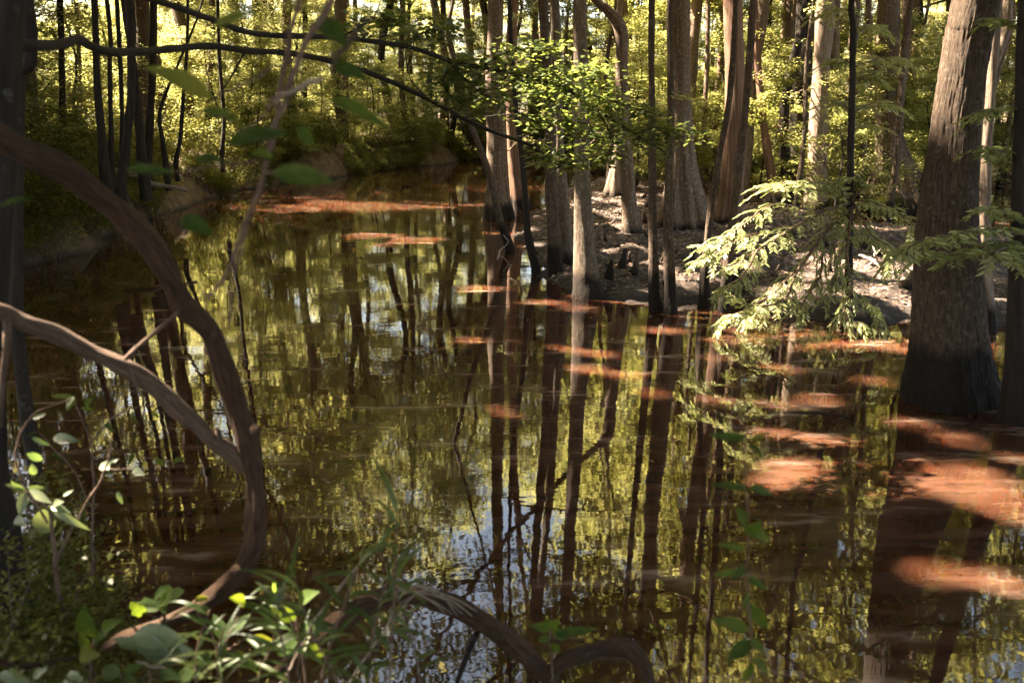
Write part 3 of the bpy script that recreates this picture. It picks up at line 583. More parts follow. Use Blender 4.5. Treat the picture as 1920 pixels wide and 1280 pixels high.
for x, y in scatter(55, (-12, -6.5), (11.5, 24), .5, lambda x, y: -.3 < sdf_poly(np.array([[x, y]]), LEFT)[0] < 1.4): place(SHRUB, x, y, random.uniform(.5, 1.0), 'dark shrub in the shade on the slope of the left bank', 'dark shrubs on the left bank')
for x, y in scatter(90, (-14, 12), (22, 60), .6, lambda x, y: -.25 < sdf_poly(np.array([[x, y]]), LEFT)[0] < .9): place(SHRUB, x, y, random.uniform(.45, .95), 'shrub hanging over the foot of the river bank', 'shrubs at the foot of the river bank')
for x, y in scatter(16, (-12, 6), (33, 58), 1.4, lambda x, y: .1 < sdf_poly(np.array([[x, y]]), LEFT)[0] < 1.6): place(YOUNG, x, y, random.uniform(.65, 1.0), 'pale leafy tree leaning over the water at the bend', 'leafy trees at the bend of the river')


# ------------------------------------------------------------------ leaves modelled one by one (near the camera)
def leaf3d(base, tip, w, nrm=None, droop=.12, n=7, kind='ovate', r_=None):
    base = np.asarray(base, float); tip = np.asarray(tip, float); D = tip - base; L = np.linalg.norm(D); D /= L
    nrm = np.array([0, -.4, 1.0]) if nrm is None else np.asarray(nrm, float)
    Nn = nrm - D * nrm.dot(D); Nn /= np.linalg.norm(Nn) + 1e-9; Wd = np.cross(Nn, D); V = []
    for i in range(n + 1):
        t = i / n
        if kind == 'ovate': h = math.sin(math.pi * t ** .8) ** .85 * (1 - .25 * t)
        elif kind == 'lobed': h = (.55 + .45 * abs(math.sin(t * math.pi * 2.6 + .3))) * math.sin(math.pi * min(1, t * .94 + .05)) ** .6
        else: h = math.sin(math.pi * t ** .6) ** .7 * (1 - .35 * t)
        h = max(h, .015) * w / 2; c = base + D * L * t + Nn * (-droop * L * (t - .5) ** 2 * 2 + droop * L * .5)
        V += [c + Wd * h + Nn * h * .28, c - Nn * h * .05, c - Wd * h + Nn * h * .28]
    f = []
    for i in range(n):
        a = i * 3; f += [(a, a + 1, a + 4, a + 3), (a + 1, a + 2, a + 5, a + 4)]
    return np.array(V), np.array(f)
def leaf_part(parent, base, tip, w, mat, tone=None, off=(0, 0, 0), name='leaf', **k):
    v, f = leaf3d(base, tip, w, **k)
    return mesh_from(name, v - np.asarray(off), f, mat, parent, rnd=np.full(len(f), random.uniform(.1, .9) if tone is None else tone), smooth=True)
def px_tube(mb, pts, Y, ns=8, seed=0, rough=.07, wob=0.0, per=5, relief=0.0):
    """pts: (px, py, width px[, depth]) -> tube."""
    P = []; Rr = []
    for q in pts:
        y = q[3] if len(q) > 3 else Y
        P.append(at(q[0], q[1], y)); Rr.append(q[2] / 2 * pxm(q[0], q[1], y))
    v, f = tube(P, Rr, ns=ns, per=per, rough=rough, seed=seed, wob=wob, relief=relief); mb.add(v, f); return np.array(P), Rr

# ------------------------------------------------------------------ near tree at the left edge with its long dark branch and leafy bough
b0 = at(4, 980, 3.0)
edge = thing('bank_tree', 'black tree at the left edge with a long bare branch reaching over the water', 'tree', b0)
mb = MB()
P = [b0 - [0, 0, 1.2], b0] + [at(*q, 3.0) for q in [(-10, 760), (-2, 520), (10, 260), (14, 60), (17, -120)]] + [at(18, -120, 3.0) + np.array([.1, .1, 1.5]), at(18, -120, 3.0) + np.array([0, .4, 4])]
v, f = tube(P, [.06, .055, .038, .034, .040, .042, .042, .04, .02], ns=16, per=5, seed=3); mb.add(v, f)
mb.build('trunk', BARK['dark'], edge, b0)
mb = MB()
long_pts = [(-10, 88, 30, 3.0), (50, 86, 22, 3.1), (108, 80, 20, 3.3), (150, 74, 19, 3.5), (205, 96, 17, 3.8), (270, 95, 15, 4.2), (330, 90, 14, 4.6), (400, 88, 13, 5.0), (470, 98, 12, 5.4), (530, 101, 11, 5.8), (610, 112, 11, 6.2), (700, 140, 10, 6.7), (800, 183, 9, 7.2), (900, 235, 8, 7.6), (1000, 272, 6, 8.0), (1080, 302, 4, 8.3)]
Pl, _ = px_tube(mb, long_pts, 5, ns=8, seed=8, rough=.06, wob=.012)
for a in [[(460, 96, 5, 5.4), (430, 150, 3, 5.5), (400, 190, 2, 5.6)], [(800, 183, 4, 7.2), (770, 150, 3, 7.3), (760, 100, 2, 7.3)], [(880, 225, 4, 7.5), (960, 215, 2, 7.7), (1010, 238, 2, 7.8)]]:
    px_tube(mb, a, 5, ns=5, seed=9)
mb.build('branch', BARK['dark'], edge, b0)
mb = MB(); bough_tips = []
main = [(-10, -60, 20, 3.0), (120, -45, 18, 3.4), (300, 0, 14, 4.0), (400, 36, 12, 4.5), (480, 62, 11, 5.0), (640, 70, 10, 5.8), (760, 88, 9, 6.4), (850, 118, 8, 6.9), (960, 140, 7, 7.2), (1060, 165, 6, 7.5), (1120, 205, 5, 7.8), (1190, 250, 4, 8.1), (1250, 285, 3, 8.4)]
px_tube(mb, main, 6, ns=7, seed=12, wob=.015)
side = [[(840, 115, 5, 6.9), (890, 165, 4, 7.0), (930, 190, 3, 7.1), (1010, 232, 3, 7.3)], [(900, 128, 5, 7.0), (960, 95, 3, 7.2), (1040, 90, 2, 7.4)], [(960, 140, 5, 7.2), (1030, 185, 3, 7.4), (1075, 235, 2, 7.5), (1110, 262, 2, 7.6)],
        [(1000, 148, 4, 7.3), (1090, 130, 3, 7.6), (1150, 150, 2, 7.8)], [(1060, 165, 4, 7.5), (1150, 190, 3, 7.9), (1230, 215, 2, 8.1)], [(1120, 205, 4, 7.8), (1150, 270, 3, 7.9), (1120, 300, 2, 7.9)], [(850, 118, 4, 6.9), (830, 160, 3, 6.8), (870, 200, 2, 6.8)],
        [(760, 88, 4, 6.4), (800, 60, 3, 6.6), (850, 55, 2, 6.8)], [(640, 70, 4, 5.8), (700, 40, 3, 6.0), (760, 35, 2, 6.2)], [(1000, 272, 4, 8.0), (1040, 300, 3, 8.0), (1080, 310, 2, 8.0)], [(1190, 250, 3, 8.1), (1240, 240, 2, 8.2), (1290, 262, 2, 8.4)]]
for k, a in enumerate(side):
    P, _ = px_tube(mb, a, 7, ns=5, seed=20 + k)
    for q in catmull(P, 6)[2:]: bough_tips.append(q)
for q in catmull(np.array([at(a[0], a[1], a[3]) for a in main[7:]]), 7): bough_tips.append(q)
bo = mb.build('bough', BARK['dark'], edge, b0)
r_ = np.random.default_rng(77)
T = np.array(bough_tips); Pn = crown_pts(T, 23, .27, .5, r_)
v, f = leaves(Pn, .075, .6, .6, .3, r_, dirs=None)
mesh_from('foliage', v - b0, f, LEAF['bough'], bo, rnd=np.clip(r_.normal(.5, .25, len(Pn)), 0, 1))
T2 = np.array([at(px, py, 8.0) for px, py in [(1010, 305), (1040, 308), (1060, 300), (1075, 315), (1000, 312), (1280, 180), (1300, 190)]]); Pn = crown_pts(T2, 14, .12, .4, r_)
v, f = leaves(Pn, .08, .6, .55, .2, r_); mesh_from('foliage', v - b0, f, LEAF['under'], bo, rnd=np.clip(r_.normal(.85, .15, len(Pn)), 0, 1))

t = thing('bank_tree', 'dark stem half hidden behind the black tree at the left edge', 'tree', at(40, 700, 4.2)); bb = np.array(t.location)
mb = MB(); v, f = tube([bb - [0, 0, 1.6], bb, at(32, 400, 4.2), at(36, 150, 4.2), at(40, -80, 4.2), at(40, -80, 4.2) + np.array([-.2, .3, 4])], [.035, .034, .03, .03, .028, .01], ns=10, per=5, seed=5); mb.add(v, f); mb.build('trunk', BARK['dark'], t, bb)

# ------------------------------------------------------------------ arching vine and the limb that meets it
vb = at(215, 1196, 2.45)
vine = thing('woody_vine', 'thick brown woody vine arching down from the left edge to the bank', 'vine', vb)
mb = MB()
px_tube(mb, [(-120, 170, 58, 2.0), (0, 258, 53, 2.1), (60, 290, 55, 2.15), (110, 320, 48, 2.2), (200, 398, 43, 2.3), (290, 490, 44, 2.4), (350, 565, 40, 2.5), (372, 592, 46, 2.52), (405, 640, 40, 2.55), (445, 730, 37, 2.6), (462, 800, 40, 2.62), (478, 880, 35, 2.62), (484, 940, 39, 2.62), (472, 1010, 35, 2.6), (438, 1075, 36, 2.55), (375, 1128, 32, 2.5), (300, 1165, 28, 2.46), (245, 1190, 23, 2.42), (200, 1215, 14, 2.4)], 2.5, ns=40, seed=31, rough=.10, wob=.016, per=14, relief=.2)
mb.build('stem', BARK['vine'], vine, vb)
for k, (px, py, r) in enumerate([(392, 625, .012), (466, 800, .014), (430, 1060, .013), (340, 560, .012)]):
    c = at(px, py, 2.5) + np.array([.03, -.03, 0]); mb = MB(); v, f = tube([c, c + np.array([.02, -.02, .012])], [r * 1.5, r * .6], ns=8, per=3, seed=k); mb.add(v, f); mb.build('knot', BARK['vine'], vine, vb)
lb_ = at(432, 850, 2.62)
limb = thing('dead_limb', 'bare grey limb with a sunlit end running from the left edge into the woody vine', 'branch', lb_)
mb = MB(); px_tube(mb, [(-90, 545, 31, 2.3), (0, 582, 31, 2.35), (60, 610, 31, 2.4), (130, 640, 31, 2.45), (230, 690, 33, 2.5), (300, 738, 33, 2.54), (350, 775, 31, 2.56), (395, 815, 31, 2.58), (432, 852, 31, 2.6), (455, 880, 26, 2.61)], 2.5, ns=32, seed=33, rough=.08, wob=.008, per=12, relief=.12)
mb.build('stem', BARK['limb'], limb, lb_)
for k_, tw_ in enumerate([[(236, 672, 10, 2.5), (270, 640, 9, 2.48), (320, 598, 8, 2.45), (360, 560, 5, 2.45)], [(236, 690, 9, 2.5), (250, 705, 7, 2.49), (262, 740, 4, 2.48)], [(12, 590, 16, 2.35), (14, 640, 15, 2.34), (4, 720, 12, 2.34), (0, 800, 10, 2.34)], [(415, 835, 12, 2.58), (410, 812, 10, 2.57), (405, 800, 5, 2.57)]]):
    mb = MB(); px_tube(mb, tw_, 2.5, ns=7, seed=34 + k_); mb.build('twig', BARK['limb'], limb, lb_)

# ------------------------------------------------------------------ arched dead branch at the bottom
ab = at(620, 1180, 2.5)
arch = thing('dead_branch', 'arched dead branch with peeling bark low over the water at the bottom', 'branch', ab)
mb = MB(); px_tube(mb, [(520, 1260, 25, 2.4), (590, 1200, 34, 2.45), (640, 1160, 37, 2.5), (700, 1127, 37, 2.55), (760, 1115, 39, 2.6), (835, 1130, 39, 2.6), (900, 1160, 37, 2.6), (960, 1206, 35, 2.58), (1005, 1243, 35, 2.56), (1040, 1285, 34, 2.55), (1060, 1330, 30, 2.5)], 2.5, ns=36, seed=41, rough=.09, per=12, relief=.16)
mb.build('stem', BARK['vine'], arch, ab)
mb = MB(); px_tube(mb, [(1025, 1265, 29, 2.55), (1060, 1238, 30, 2.56), (1110, 1220, 29, 2.58), (1165, 1212, 29, 2.58), (1200, 1236, 29, 2.56), (1218, 1280, 27, 2.54), (1228, 1340, 25, 2.5)], 2.5, ns=32, seed=42, rough=.1, per=12, relief=.16)
mb.build('fork', BARK['vine'], arch, ab)
mb = MB(); px_tube(mb, [(895, 1185, 14, 2.6), (876, 1225, 12, 2.6), (850, 1300, 9, 2.6)], 2.5, ns=7, seed=43); mb.build('twig', BARK['dark'], arch, ab)
mb = MB()
for k in range(7):
    o_ = k * 9
    px_tube(mb, [(690 + o_, 1140 + random.uniform(-8, 14), 3, 2.56), (740 + o_, 1105 + random.uniform(-6, 12), 3, 2.55), (800 + o_, 1112 + random.uniform(-8, 14), 3, 2.55), (840 + o_, 1150 + random.uniform(-10, 10), 2, 2.56)], 2.5, ns=4, seed=50 + k)
mb.build('bark_strip', BARK['dead'], arch, ab)

# ------------------------------------------------------------------ twigs and leaves hanging close to the lens
def leafy(name, label, cat, origin, stems, lvs, mat, bark='twig', wfac=.42, kind='ovate', group=None):
    t = thing(name, label, cat, origin, group); mb = MB()
    for k, s_ in enumerate(stems): px_tube(mb, s_, s_[0][3], ns=6, seed=60 + k, rough=.1, wob=.004)
    mb.build('stem', BARK[bark], t, origin)
    for a in lvs:
        (x0, y0, x1, y1, Y), tone = a[:5], a[5]
        w = a[6] if len(a) > 6 else wfac
        b = at(x0, y0, Y); e = at(x1, y1, Y + random.uniform(-.06, .06)); L = np.linalg.norm(e - b)
        leaf_part(t, b, e, L * w, mat, tone, off=origin, kind=kind, nrm=np.array([random.uniform(-.5, .5), -.75, random.uniform(.3, 1)]), droop=random.uniform(.05, .2))
    return t
leafy('hanging_twig', 'brown vine twig with dark blurred leaves hanging close to the lens', 'vine', at(600, 40, 1.7),
      [[(640, -60, 13, 1.7), (604, 30, 14, 1.7), (565, 110, 12, 1.7), (540, 175, 11, 1.68), (512, 235, 10, 1.66), (492, 320, 10, 1.65), (470, 400, 9, 1.64), (430, 510, 8, 1.62), (385, 560, 6, 1.6)],
       [(575, -60, 9, 1.75), (548, 60, 10, 1.75), (530, 160, 10, 1.74), (505, 270, 9, 1.7), (490, 340, 8, 1.7), (452, 470, 6, 1.68), (428, 600, 5, 1.66)], [(530, 170, 6, 1.7), (470, 235, 4, 1.6), (400, 250, 3, 1.55)], [(492, 320, 5, 1.65), (530, 330, 4, 1.6), (560, 332, 3, 1.6)], [(500, 300, 5, 1.65), (420, 310, 4, 1.6), (330, 322, 3, 1.6)]],
      [(375, 212, 462, 240, 1.55, .15, .55), (425, 272, 548, 250, 1.55, .12, .5), (235, 316, 332, 326, 1.6, .15, .22), (365, 300, 425, 304, 1.6, .3, .4), (512, 322, 628, 342, 1.6, .3, .36), (618, 186, 726, 240, 1.7, .3, .36), (590, 40, 650, 90, 1.75, .1, .7),
       (620, 120, 690, 150, 1.7, .1, .5), (340, 410, 400, 440, 1.65, .1, .6), (470, 290, 520, 300, 1.6, .2, .5), (0, 388, 66, 374, 1.6, .3, .25), (560, 235, 590, 275, 1.7, .15, .6)], LEAF['fore'])
y_ = leafy('hanging_twig', 'bright yellow green leaf on a thin twig across the far left trunks', 'vine', at(395, 190, 1.5), [[(395, 188, 4, 1.5), (450, 160, 4, 1.6), (548, 110, 5, 1.72)]], [(398, 188, 268, 126, 1.5, .98, .38), (400, 50, 482, 22, 1.5, .75, .3)], LEAF['fore'])
leafy('hanging_twig', 'short straw coloured stick caught across the hanging brown twigs', 'twig', at(555, 168, 1.66), [[(508, 191, 9, 1.66), (555, 168, 9, 1.65), (601, 147, 10, 1.64)]], [], LEAF['fore'], bark='dead')
leafy('hanging_twig', 'pale curled tendril at the top beside the hanging brown twigs', 'twig', at(660, 65, 1.66), [[(705, 28, 5, 1.66), (672, 52, 7, 1.66), (645, 90, 8, 1.66), (625, 130, 5, 1.68)], [(690, 60, 4, 1.66), (660, 75, 5, 1.66), (630, 105, 4, 1.66)]], [], LEAF['fore'], bark='limb')

leafy('leafy_sapling', 'upright blurred sapling with drooping leaves in front of the bright reflections, right of centre', 'plant', at(1410, 1290, 1.7),
      [[(1402, 1360, 4, 1.7), (1412, 1200, 4, 1.7), (1398, 1080, 3, 1.7), (1404, 940, 3, 1.7), (1395, 800, 2, 1.7)]],
      [(1400, 820, 1328, 815, 1.7, .2, .28), (1402, 830, 1432, 862, 1.7, .3, .4), (1404, 822, 1436, 808, 1.7, .25, .4), (1402, 915, 1330, 908, 1.7, .25, .2), (1404, 915, 1448, 926, 1.7, .2, .35), (1398, 985, 1380, 950, 1.7, .15, .5), (1400, 985, 1442, 1016, 1.7, .35, .45), (1400, 1000, 1428, 975, 1.7, .2, .5), (1398, 1030, 1340, 1020, 1.7, .3, .2),
       (1396, 1070, 1335, 1078, 1.7, .2, .18), (1400, 1060, 1372, 1085, 1.7, .35, .5), (1400, 1080, 1438, 1105, 1.7, .25, .35), (1402, 1110, 1394, 1142, 1.7, .4, .5), (1405, 1130, 1440, 1178, 1.7, .3, .42), (1404, 1180, 1330, 1160, 1.7, .45, .3), (1406, 1195, 1432, 1225, 1.7, .3, .4), (1408, 1200, 1362, 1240, 1.7, .35, .5), (1410, 1240, 1390, 1275, 1.7, .3, .5), (1410, 1235, 1442, 1262, 1.7, .3, .4)], LEAF['fore'])
leafy('seedling', 'small green sprig rising before the arched dead branch', 'plant', at(1035, 1290, 2.3), [[(1040, 1330, 5, 2.3), (1034, 1250, 4, 2.3), (1032, 1175, 3, 2.3)]],
      [(1032, 1178, 992, 1172, 2.3, .25, .42), (1033, 1176, 1024, 1158, 2.3, .35, .8), (1034, 1178, 1048, 1160, 2.3, .3, .7), (1034, 1182, 1062, 1195, 2.3, .25, .5), (1034, 1195, 1008, 1200, 2.3, .2, .45), (1035, 1190, 1118, 1178, 2.3, .2, .22), (1034, 1205, 1050, 1220, 2.3, .25, .5)], LEAF['fore'])
# pale leaved shrub at the left
leafy('bank_shrub', 'shrub with pale pointed leaves catching light at the lower left edge', 'shrub', at(60, 1080, 2.6),
      [[(120, 1180, 9, 2.6), (105, 1060, 8, 2.6), (90, 960, 7, 2.6), (48, 920, 5, 2.6)], [(92, 960, 5, 2.6), (150, 985, 3, 2.6)], [(105, 1060, 6, 2.65), (150, 960, 5, 2.7), (200, 880, 4, 2.7), (205, 820, 3, 2.7)], [(205, 880, 3, 2.7), (250, 880, 2, 2.7)], [(90, 980, 5, 2.55), (30, 870, 4, 2.5), (60, 780, 3, 2.5), (140, 745, 3, 2.5)]],
      [(46, 920, 8, 908, 2.6, .6, .4), (46, 918, 20, 900, 2.6, .5, .4), (48, 922, 36, 966, 2.6, .7, .5), (52, 918, 98, 944, 2.6, .8, .36), (50, 916, 84, 914, 2.6, .4, .3), (94, 948, 78, 1000, 2.6, .8, .5), (96, 952, 170, 994, 2.6, .8, .2), (96, 948, 134, 962, 2.6, .6, .35), (64, 890, 60, 868, 2.6, .5, .7), (118, 930, 138, 918, 2.6, .5, .4), (100, 945, 120, 940, 2.6, .5, .5),
       (205, 880, 190, 868, 2.7, .5, .6), (206, 878, 214, 902, 2.7, .5, .5), (205, 870, 222, 860, 2.7, .4, .5), (250, 880, 272, 890, 2.7, .4, .4), (220, 920, 230, 945, 2.7, .4, .4), (140, 745, 124, 768, 2.5, .3, .55), (60, 785, 88, 775, 2.5, .2, .4), (60, 820, 95, 835, 2.5, .15, .3), (100, 820, 150, 828, 2.5, .2, .35), (50, 850, 80, 862, 2.5, .25, .4), (30, 970, 50, 985, 2.6, .2, .5)], LEAF['pale'])
leafy('bank_shrub', 'twiggy shrub with yellowing leaves against the dark water at the left', 'shrub', at(150, 900, 3.0),
      [[(170, 1080, 6, 3.0), (176, 950, 5, 3.0), (168, 830, 4, 3.0), (140, 745, 3, 3.0)], [(168, 830, 3, 3.0), (230, 770, 3, 3.0), (300, 760, 2, 3.0)], [(176, 950, 3, 3.0), (120, 860, 3, 3.0), (70, 810, 2, 3.0)], [(230, 800, 3, 3.0), (250, 850, 2, 3.0), (330, 865, 2, 3.0)]],
      [(140, 745, 126, 770, 3.0, .98, .5), (142, 744, 95, 742, 3.0, .9, .2), (150, 765, 178, 770, 3.0, .3, .3), (160, 760, 175, 745, 3.0, .2, .4), (200, 790, 214, 812, 3.0, .3, .4), (250, 770, 262, 795, 3.0, .2, .4), (285, 762, 300, 780, 3.0, .3, .4), (300, 760, 325, 752, 3.0, .3, .35), (120, 860, 96, 850, 3.0, .2, .35), (70, 810, 50, 818, 3.0, .2, .35), (290, 858, 310, 872, 3.0, .3, .4), (325, 865, 350, 860, 3.0, .3, .4), (250, 850, 240, 872, 3.0, .25, .4)], LEAF['fore'])

# cane along the bottom, broad leaved seedlings, creeping twigs
def cane(px, py, h, label, n=9, Y=2.1, seed=0):
    r_ = random.Random(seed); b = at(px, py, Y); t = thing('river_cane', label, 'plant', b, 'cane along the near bank')
    top = b + np.array([r_.uniform(-.12, .12), r_.uniform(-.08, .08), h]); mb = MB(); P = [b - [0, 0, .25], b, (b + top) / 2 + np.array([r_.uniform(-.03, .03), 0, 0]), top]
    v, f = tube(P, [.004, .0035, .003, .0015], ns=6, per=3, seed=seed); mb.add(v, f); mb.build('stem', BARK['twig'], t, b)
    C = catmull(P[1:], 8)
    for k in range(n):
        c = C[min(len(C) - 1, 2 + int((k + .5) / n * (len(C) - 2)))]; an = r_.uniform(0, 6.28); L = r_.uniform(.07, .17)
        d = np.array([math.cos(an), math.sin(an) * .6, r_.uniform(-.15, .8)]); d /= np.linalg.norm(d)
        leaf_part(t, c, c + d * L, r_.uniform(.009, .017), LEAF['grass'], r_.uniform(0, .9), off=b, kind='lance', droop=r_.uniform(.2, .45), n=8)
for k, (px, py, h, Y, lb) in enumerate([
   (480, 1290, .34, 2.0, 'leftmost cane with arching blades beside the foot of the woody vine'), (545, 1300, .30, 1.95, 'low cane in the bottom thicket, second from the left'), (600, 1290, .36, 2.0, 'cane crossing the left end of the arched dead branch'),
   (640, 1300, .34, 1.9, 'dense cane clump below the left end of the arched branch'), (690, 1300, .30, 1.95, 'cane under the crown of the arched dead branch'), (730, 1280, .52, 2.0, 'tallest cane with an upright blade above the arched dead branch'),
   (790, 1290, .40, 2.05, 'cane with bright blades arching right over the dead branch'), (420, 1300, .26, 2.0, 'short cane among the seedlings right of the vine foot'), (370, 1300, .22, 1.95, 'shortest cane at the bottom edge among broad leaves'), (570, 1250, .28, 2.25, 'cane behind the thicket close to the water')]):
    cane(px, py, h, lb, n=12, Y=Y, seed=900 + k)
for k, (px, py, Y, lb, lv) in enumerate([
   (310, 1170, 2.35, 'broad leaved seedling on the vine foot', [(300, 1130, 345, 1108, .5), (305, 1135, 250, 1138, .5), (300, 1130, 310, 1150, .3), (290, 1120, 320, 1098, .3), (270, 1150, 245, 1128, .2)]),
   (280, 1230, 2.2, 'seedling with a large pale leaf before the vine foot', [(250, 1190, 352, 1202, .95), (255, 1200, 320, 1225, .5), (262, 1212, 212, 1196, .7), (270, 1210, 330, 1245, .3), (300, 1215, 370, 1225, .3)]),
   (170, 1240, 2.25, 'yellowish seedling by the dark twig at the lower left', [(150, 1222, 190, 1228, .85), (165, 1215, 150, 1180, .3), (180, 1195, 160, 1130, .25), (190, 1180, 230, 1160, .3), (175, 1200, 200, 1190, .2)]),
   (60, 1290, 2.0, 'lobed pale leaves in the lower left corner', [(60, 1275, 20, 1250, .9), (62, 1270, 90, 1252, .8), (55, 1285, 0, 1262, .8), (65, 1275, 50, 1305, .6)]),
   (140, 1300, 2.0, 'single whitish leaf at the bottom edge near the left corner', [(128, 1262, 155, 1276, 1.0), (140, 1290, 120, 1275, .6), (150, 1290, 170, 1280, .3)]),
   (410, 1230, 2.15, 'seedling with narrow leaves right of the vine foot', [(365, 1125, 392, 1120, .8), (460, 1130, 430, 1120, .4), (470, 1195, 512, 1200, .7), (420, 1200, 400, 1150, .3), (425, 1205, 410, 1240, .3), (430, 1190, 470, 1150, .4), (440, 1220, 480, 1250, .3), (400, 1220, 350, 1250, .3)]),
   (560, 1230, 2.3, 'seedling hidden in the cane above the bottom edge', [(560, 1130, 600, 1108, .5), (555, 1160, 500, 1130, .3), (565, 1180, 620, 1170, .4), (560, 1200, 520, 1225, .3), (570, 1210, 610, 1230, .3)]),
   (230, 1290, 2.05, 'dark seedling at the bottom edge between pale leaves', [(230, 1260, 270, 1245, .3), (228, 1265, 190, 1255, .2), (232, 1270, 260, 1285, .4), (300, 1260, 340, 1270, .3), (330, 1270, 380, 1262, .4)])]):
    st = [[(px, py + 50, 4, Y), (px, py, 4, Y), (lv[0][0], lv[0][1], 3, Y)]] + [[(px, py, 3, Y), ((px + a[0]) / 2, (py + a[1]) / 2 - 5, 2, Y), (a[0], a[1], 2, Y)] for a in lv[1:]]
    leafy('seedling', lb, 'plant', at(px, py, Y), st, [(a[0], a[1], a[2], a[3], Y, a[4], .5) for a in lv], LEAF['pale'] if k in (1, 3, 4) else LEAF['fore'], kind='lobed' if k in (3, 4, 0) else 'ovate')
for k, (lb, st) in enumerate([('crooked brown twig lying at the lower left edge', [(-40, 1238, 12, 2.2), (40, 1245, 12, 2.25), (110, 1240, 10, 2.3), (170, 1225, 7, 2.35)]), ('pale broken stalks lying among the seedlings at the bottom', [(255, 1240, 5, 2.1), (300, 1250, 6, 2.1), (330, 1262, 6, 2.1)]),
    ('thin stalk slanting up from the bottom thicket to the right', [(520, 1290, 4, 2.0), (560, 1220, 4, 2.02), (620, 1120, 4, 2.04), (680, 1050, 3, 2.06)]), ('dry grass stalk slanting up beside the tallest cane', [(640, 1300, 3, 2.0), (720, 1180, 3, 2.02), (750, 1100, 2, 2.04)])]):
    o_ = at(st[0][0], st[0][1], st[0][3]); t = thing('dead_twig', lb, 'twig', o_); mb = MB(); px_tube(mb, st, 2.2, ns=7, seed=80 + k, rough=.12, wob=.004); mb.build('stem', BARK['dead' if k else 'vine'], t, o_)

# ------------------------------------------------------------------ young cypress with the sunlit spray
SPRAY = [[(1594, 372, 7), (1560, 362, 5), (1500, 352, 4), (1448, 346, 2)], [(1594, 380, 8), (1545, 398, 7), (1480, 430, 5), (1420, 470, 4), (1360, 500, 3), (1325, 465, 2)], [(1594, 390, 8), (1545, 440, 7), (1500, 500, 5), (1440, 558, 4), (1400, 600, 3), (1388, 625, 2)],
         [(1596, 400, 6), (1588, 470, 5), (1596, 540, 4), (1582, 590, 3), (1612, 606, 2)], [(1598, 375, 6), (1640, 382, 5), (1680, 398, 3), (1722, 430, 2)], [(1545, 398, 5), (1450, 385, 4), (1390, 425, 3), (1325, 462, 2)], [(1500, 500, 5), (1470, 560, 4), (1420, 575, 3), (1380, 560, 2)],
         [(1594, 365, 5), (1540, 345, 4), (1490, 340, 3), (1450, 350, 2)], [(1600, 380, 5), (1635, 440, 4), (1670, 470, 3), (1660, 500, 2)], [(1480, 430, 5), (1410, 440, 4), (1350, 470, 3), (1310, 490, 2)], [(1545, 440, 5), (1535, 520, 4), (1500, 580, 3), (1490, 640, 2)], [(1590, 540, 4), (1640, 580, 3), (1650, 630, 2)], [(1590, 580, 4), (1560, 640, 3), (1510, 660, 2)],
         [(1420, 470, 4), (1390, 520, 3), (1350, 545, 2)], [(1594, 372, 5), (1620, 350, 4), (1600, 335, 3), (1560, 345, 2)], [(1600, 395, 5), (1560, 440, 4), (1570, 500, 3), (1545, 560, 2)], [(1440, 558, 4), (1380, 590, 3), (1360, 600, 2)]]
def feather(mb, LV, path, r_, L=.088, twl=.40, dens=16, W=None):
    """side twigs with two ranks of needle sprays along a branch path."""
    C = catmull(path, 7)
    for i in range(2, len(C)):
        if r_.uniform() > .9: continue
        T = C[i] - C[i - 1]; T /= np.linalg.norm(T) + 1e-9; sd = np.cross(T, [0, 0, 1.0]) * (1 if i % 2 else -1); ln = twl * r_.uniform(.4, 1.1)
        e = C[i] + (sd * .7 + T * .6 + np.array([0, 0, r_.uniform(-.55, .05)])) * ln; mid = (C[i] + e) / 2 + np.array([0, 0, .04])
        v, f = tube([C[i], mid, e], [.0035, .0028, .0012], ns=4, per=2, seed=i); mb.add(v, f)
        Q = catmull([C[i], mid, e], 8); td = e - C[i]; td /= np.linalg.norm(td); s2 = np.cross(td, [0, 0, 1.0])
        for q in Q[1:]:
            for sg in (-1, 1):
                if r_.uniform() > .9: continue
                d = s2 * sg * .8 + td * .7 + np.array([0, 0, r_.uniform(-.35, .1)]); d /= np.linalg.norm(d); LV.append((q, d, L * r_.uniform(.6, 1.15)))
    for q in catmull(path, 10)[6:]:
        for sg in (-1, 1):
            T = path[-1] - path[0]; T = T / np.linalg.norm(T); d = np.cross(T, [0, 0, 1.0]) * sg * .8 + T * .6 + np.array([0, 0, r_.uniform(-.3, .1)]); LV.append((q, d / np.linalg.norm(d), L * r_.uniform(.6, 1.1)))
def feather_mesh(name, LV, parent, off, mat, r_, bright=.5):
    n = len(LV); B = np.array([a[0] for a in LV]); D = np.array([a[1] for a in LV]); Ls = np.array([a[2] for a in LV])[:, None]
    N = np.array([-.35, -.35, 1.0]) + r_.normal(size=(n, 3)) * .5; N -= D * (N * D).sum(1)[:, None]; N /= np.linalg.norm(N, axis=1)[:, None]; W = np.cross(N, D) * Ls * .095
    V = np.empty((n, 6, 3)); V[:, 0] = B; V[:, 1] = B + D * Ls * .3 + W; V[:, 2] = B + D * Ls * .8 + W * .8 - N * Ls * .05; V[:, 3] = B + D * Ls - N * Ls * .1; V[:, 4] = B + D * Ls * .8 - W * .8 - N * Ls * .05; V[:, 5] = B + D * Ls * .3 - W
    return mesh_from(name, V.reshape(-1, 3) - off, np.arange(n * 6).reshape(n, 6), mat, parent, rnd=np.clip(r_.normal(bright, .25, n), 0, 1))
sb = wat(1592, 592, .0)
yc = thing('young_cypress', 'slim black sapling with a bright sunlit spray of feathery leaves low over the water', 'tree', sb)
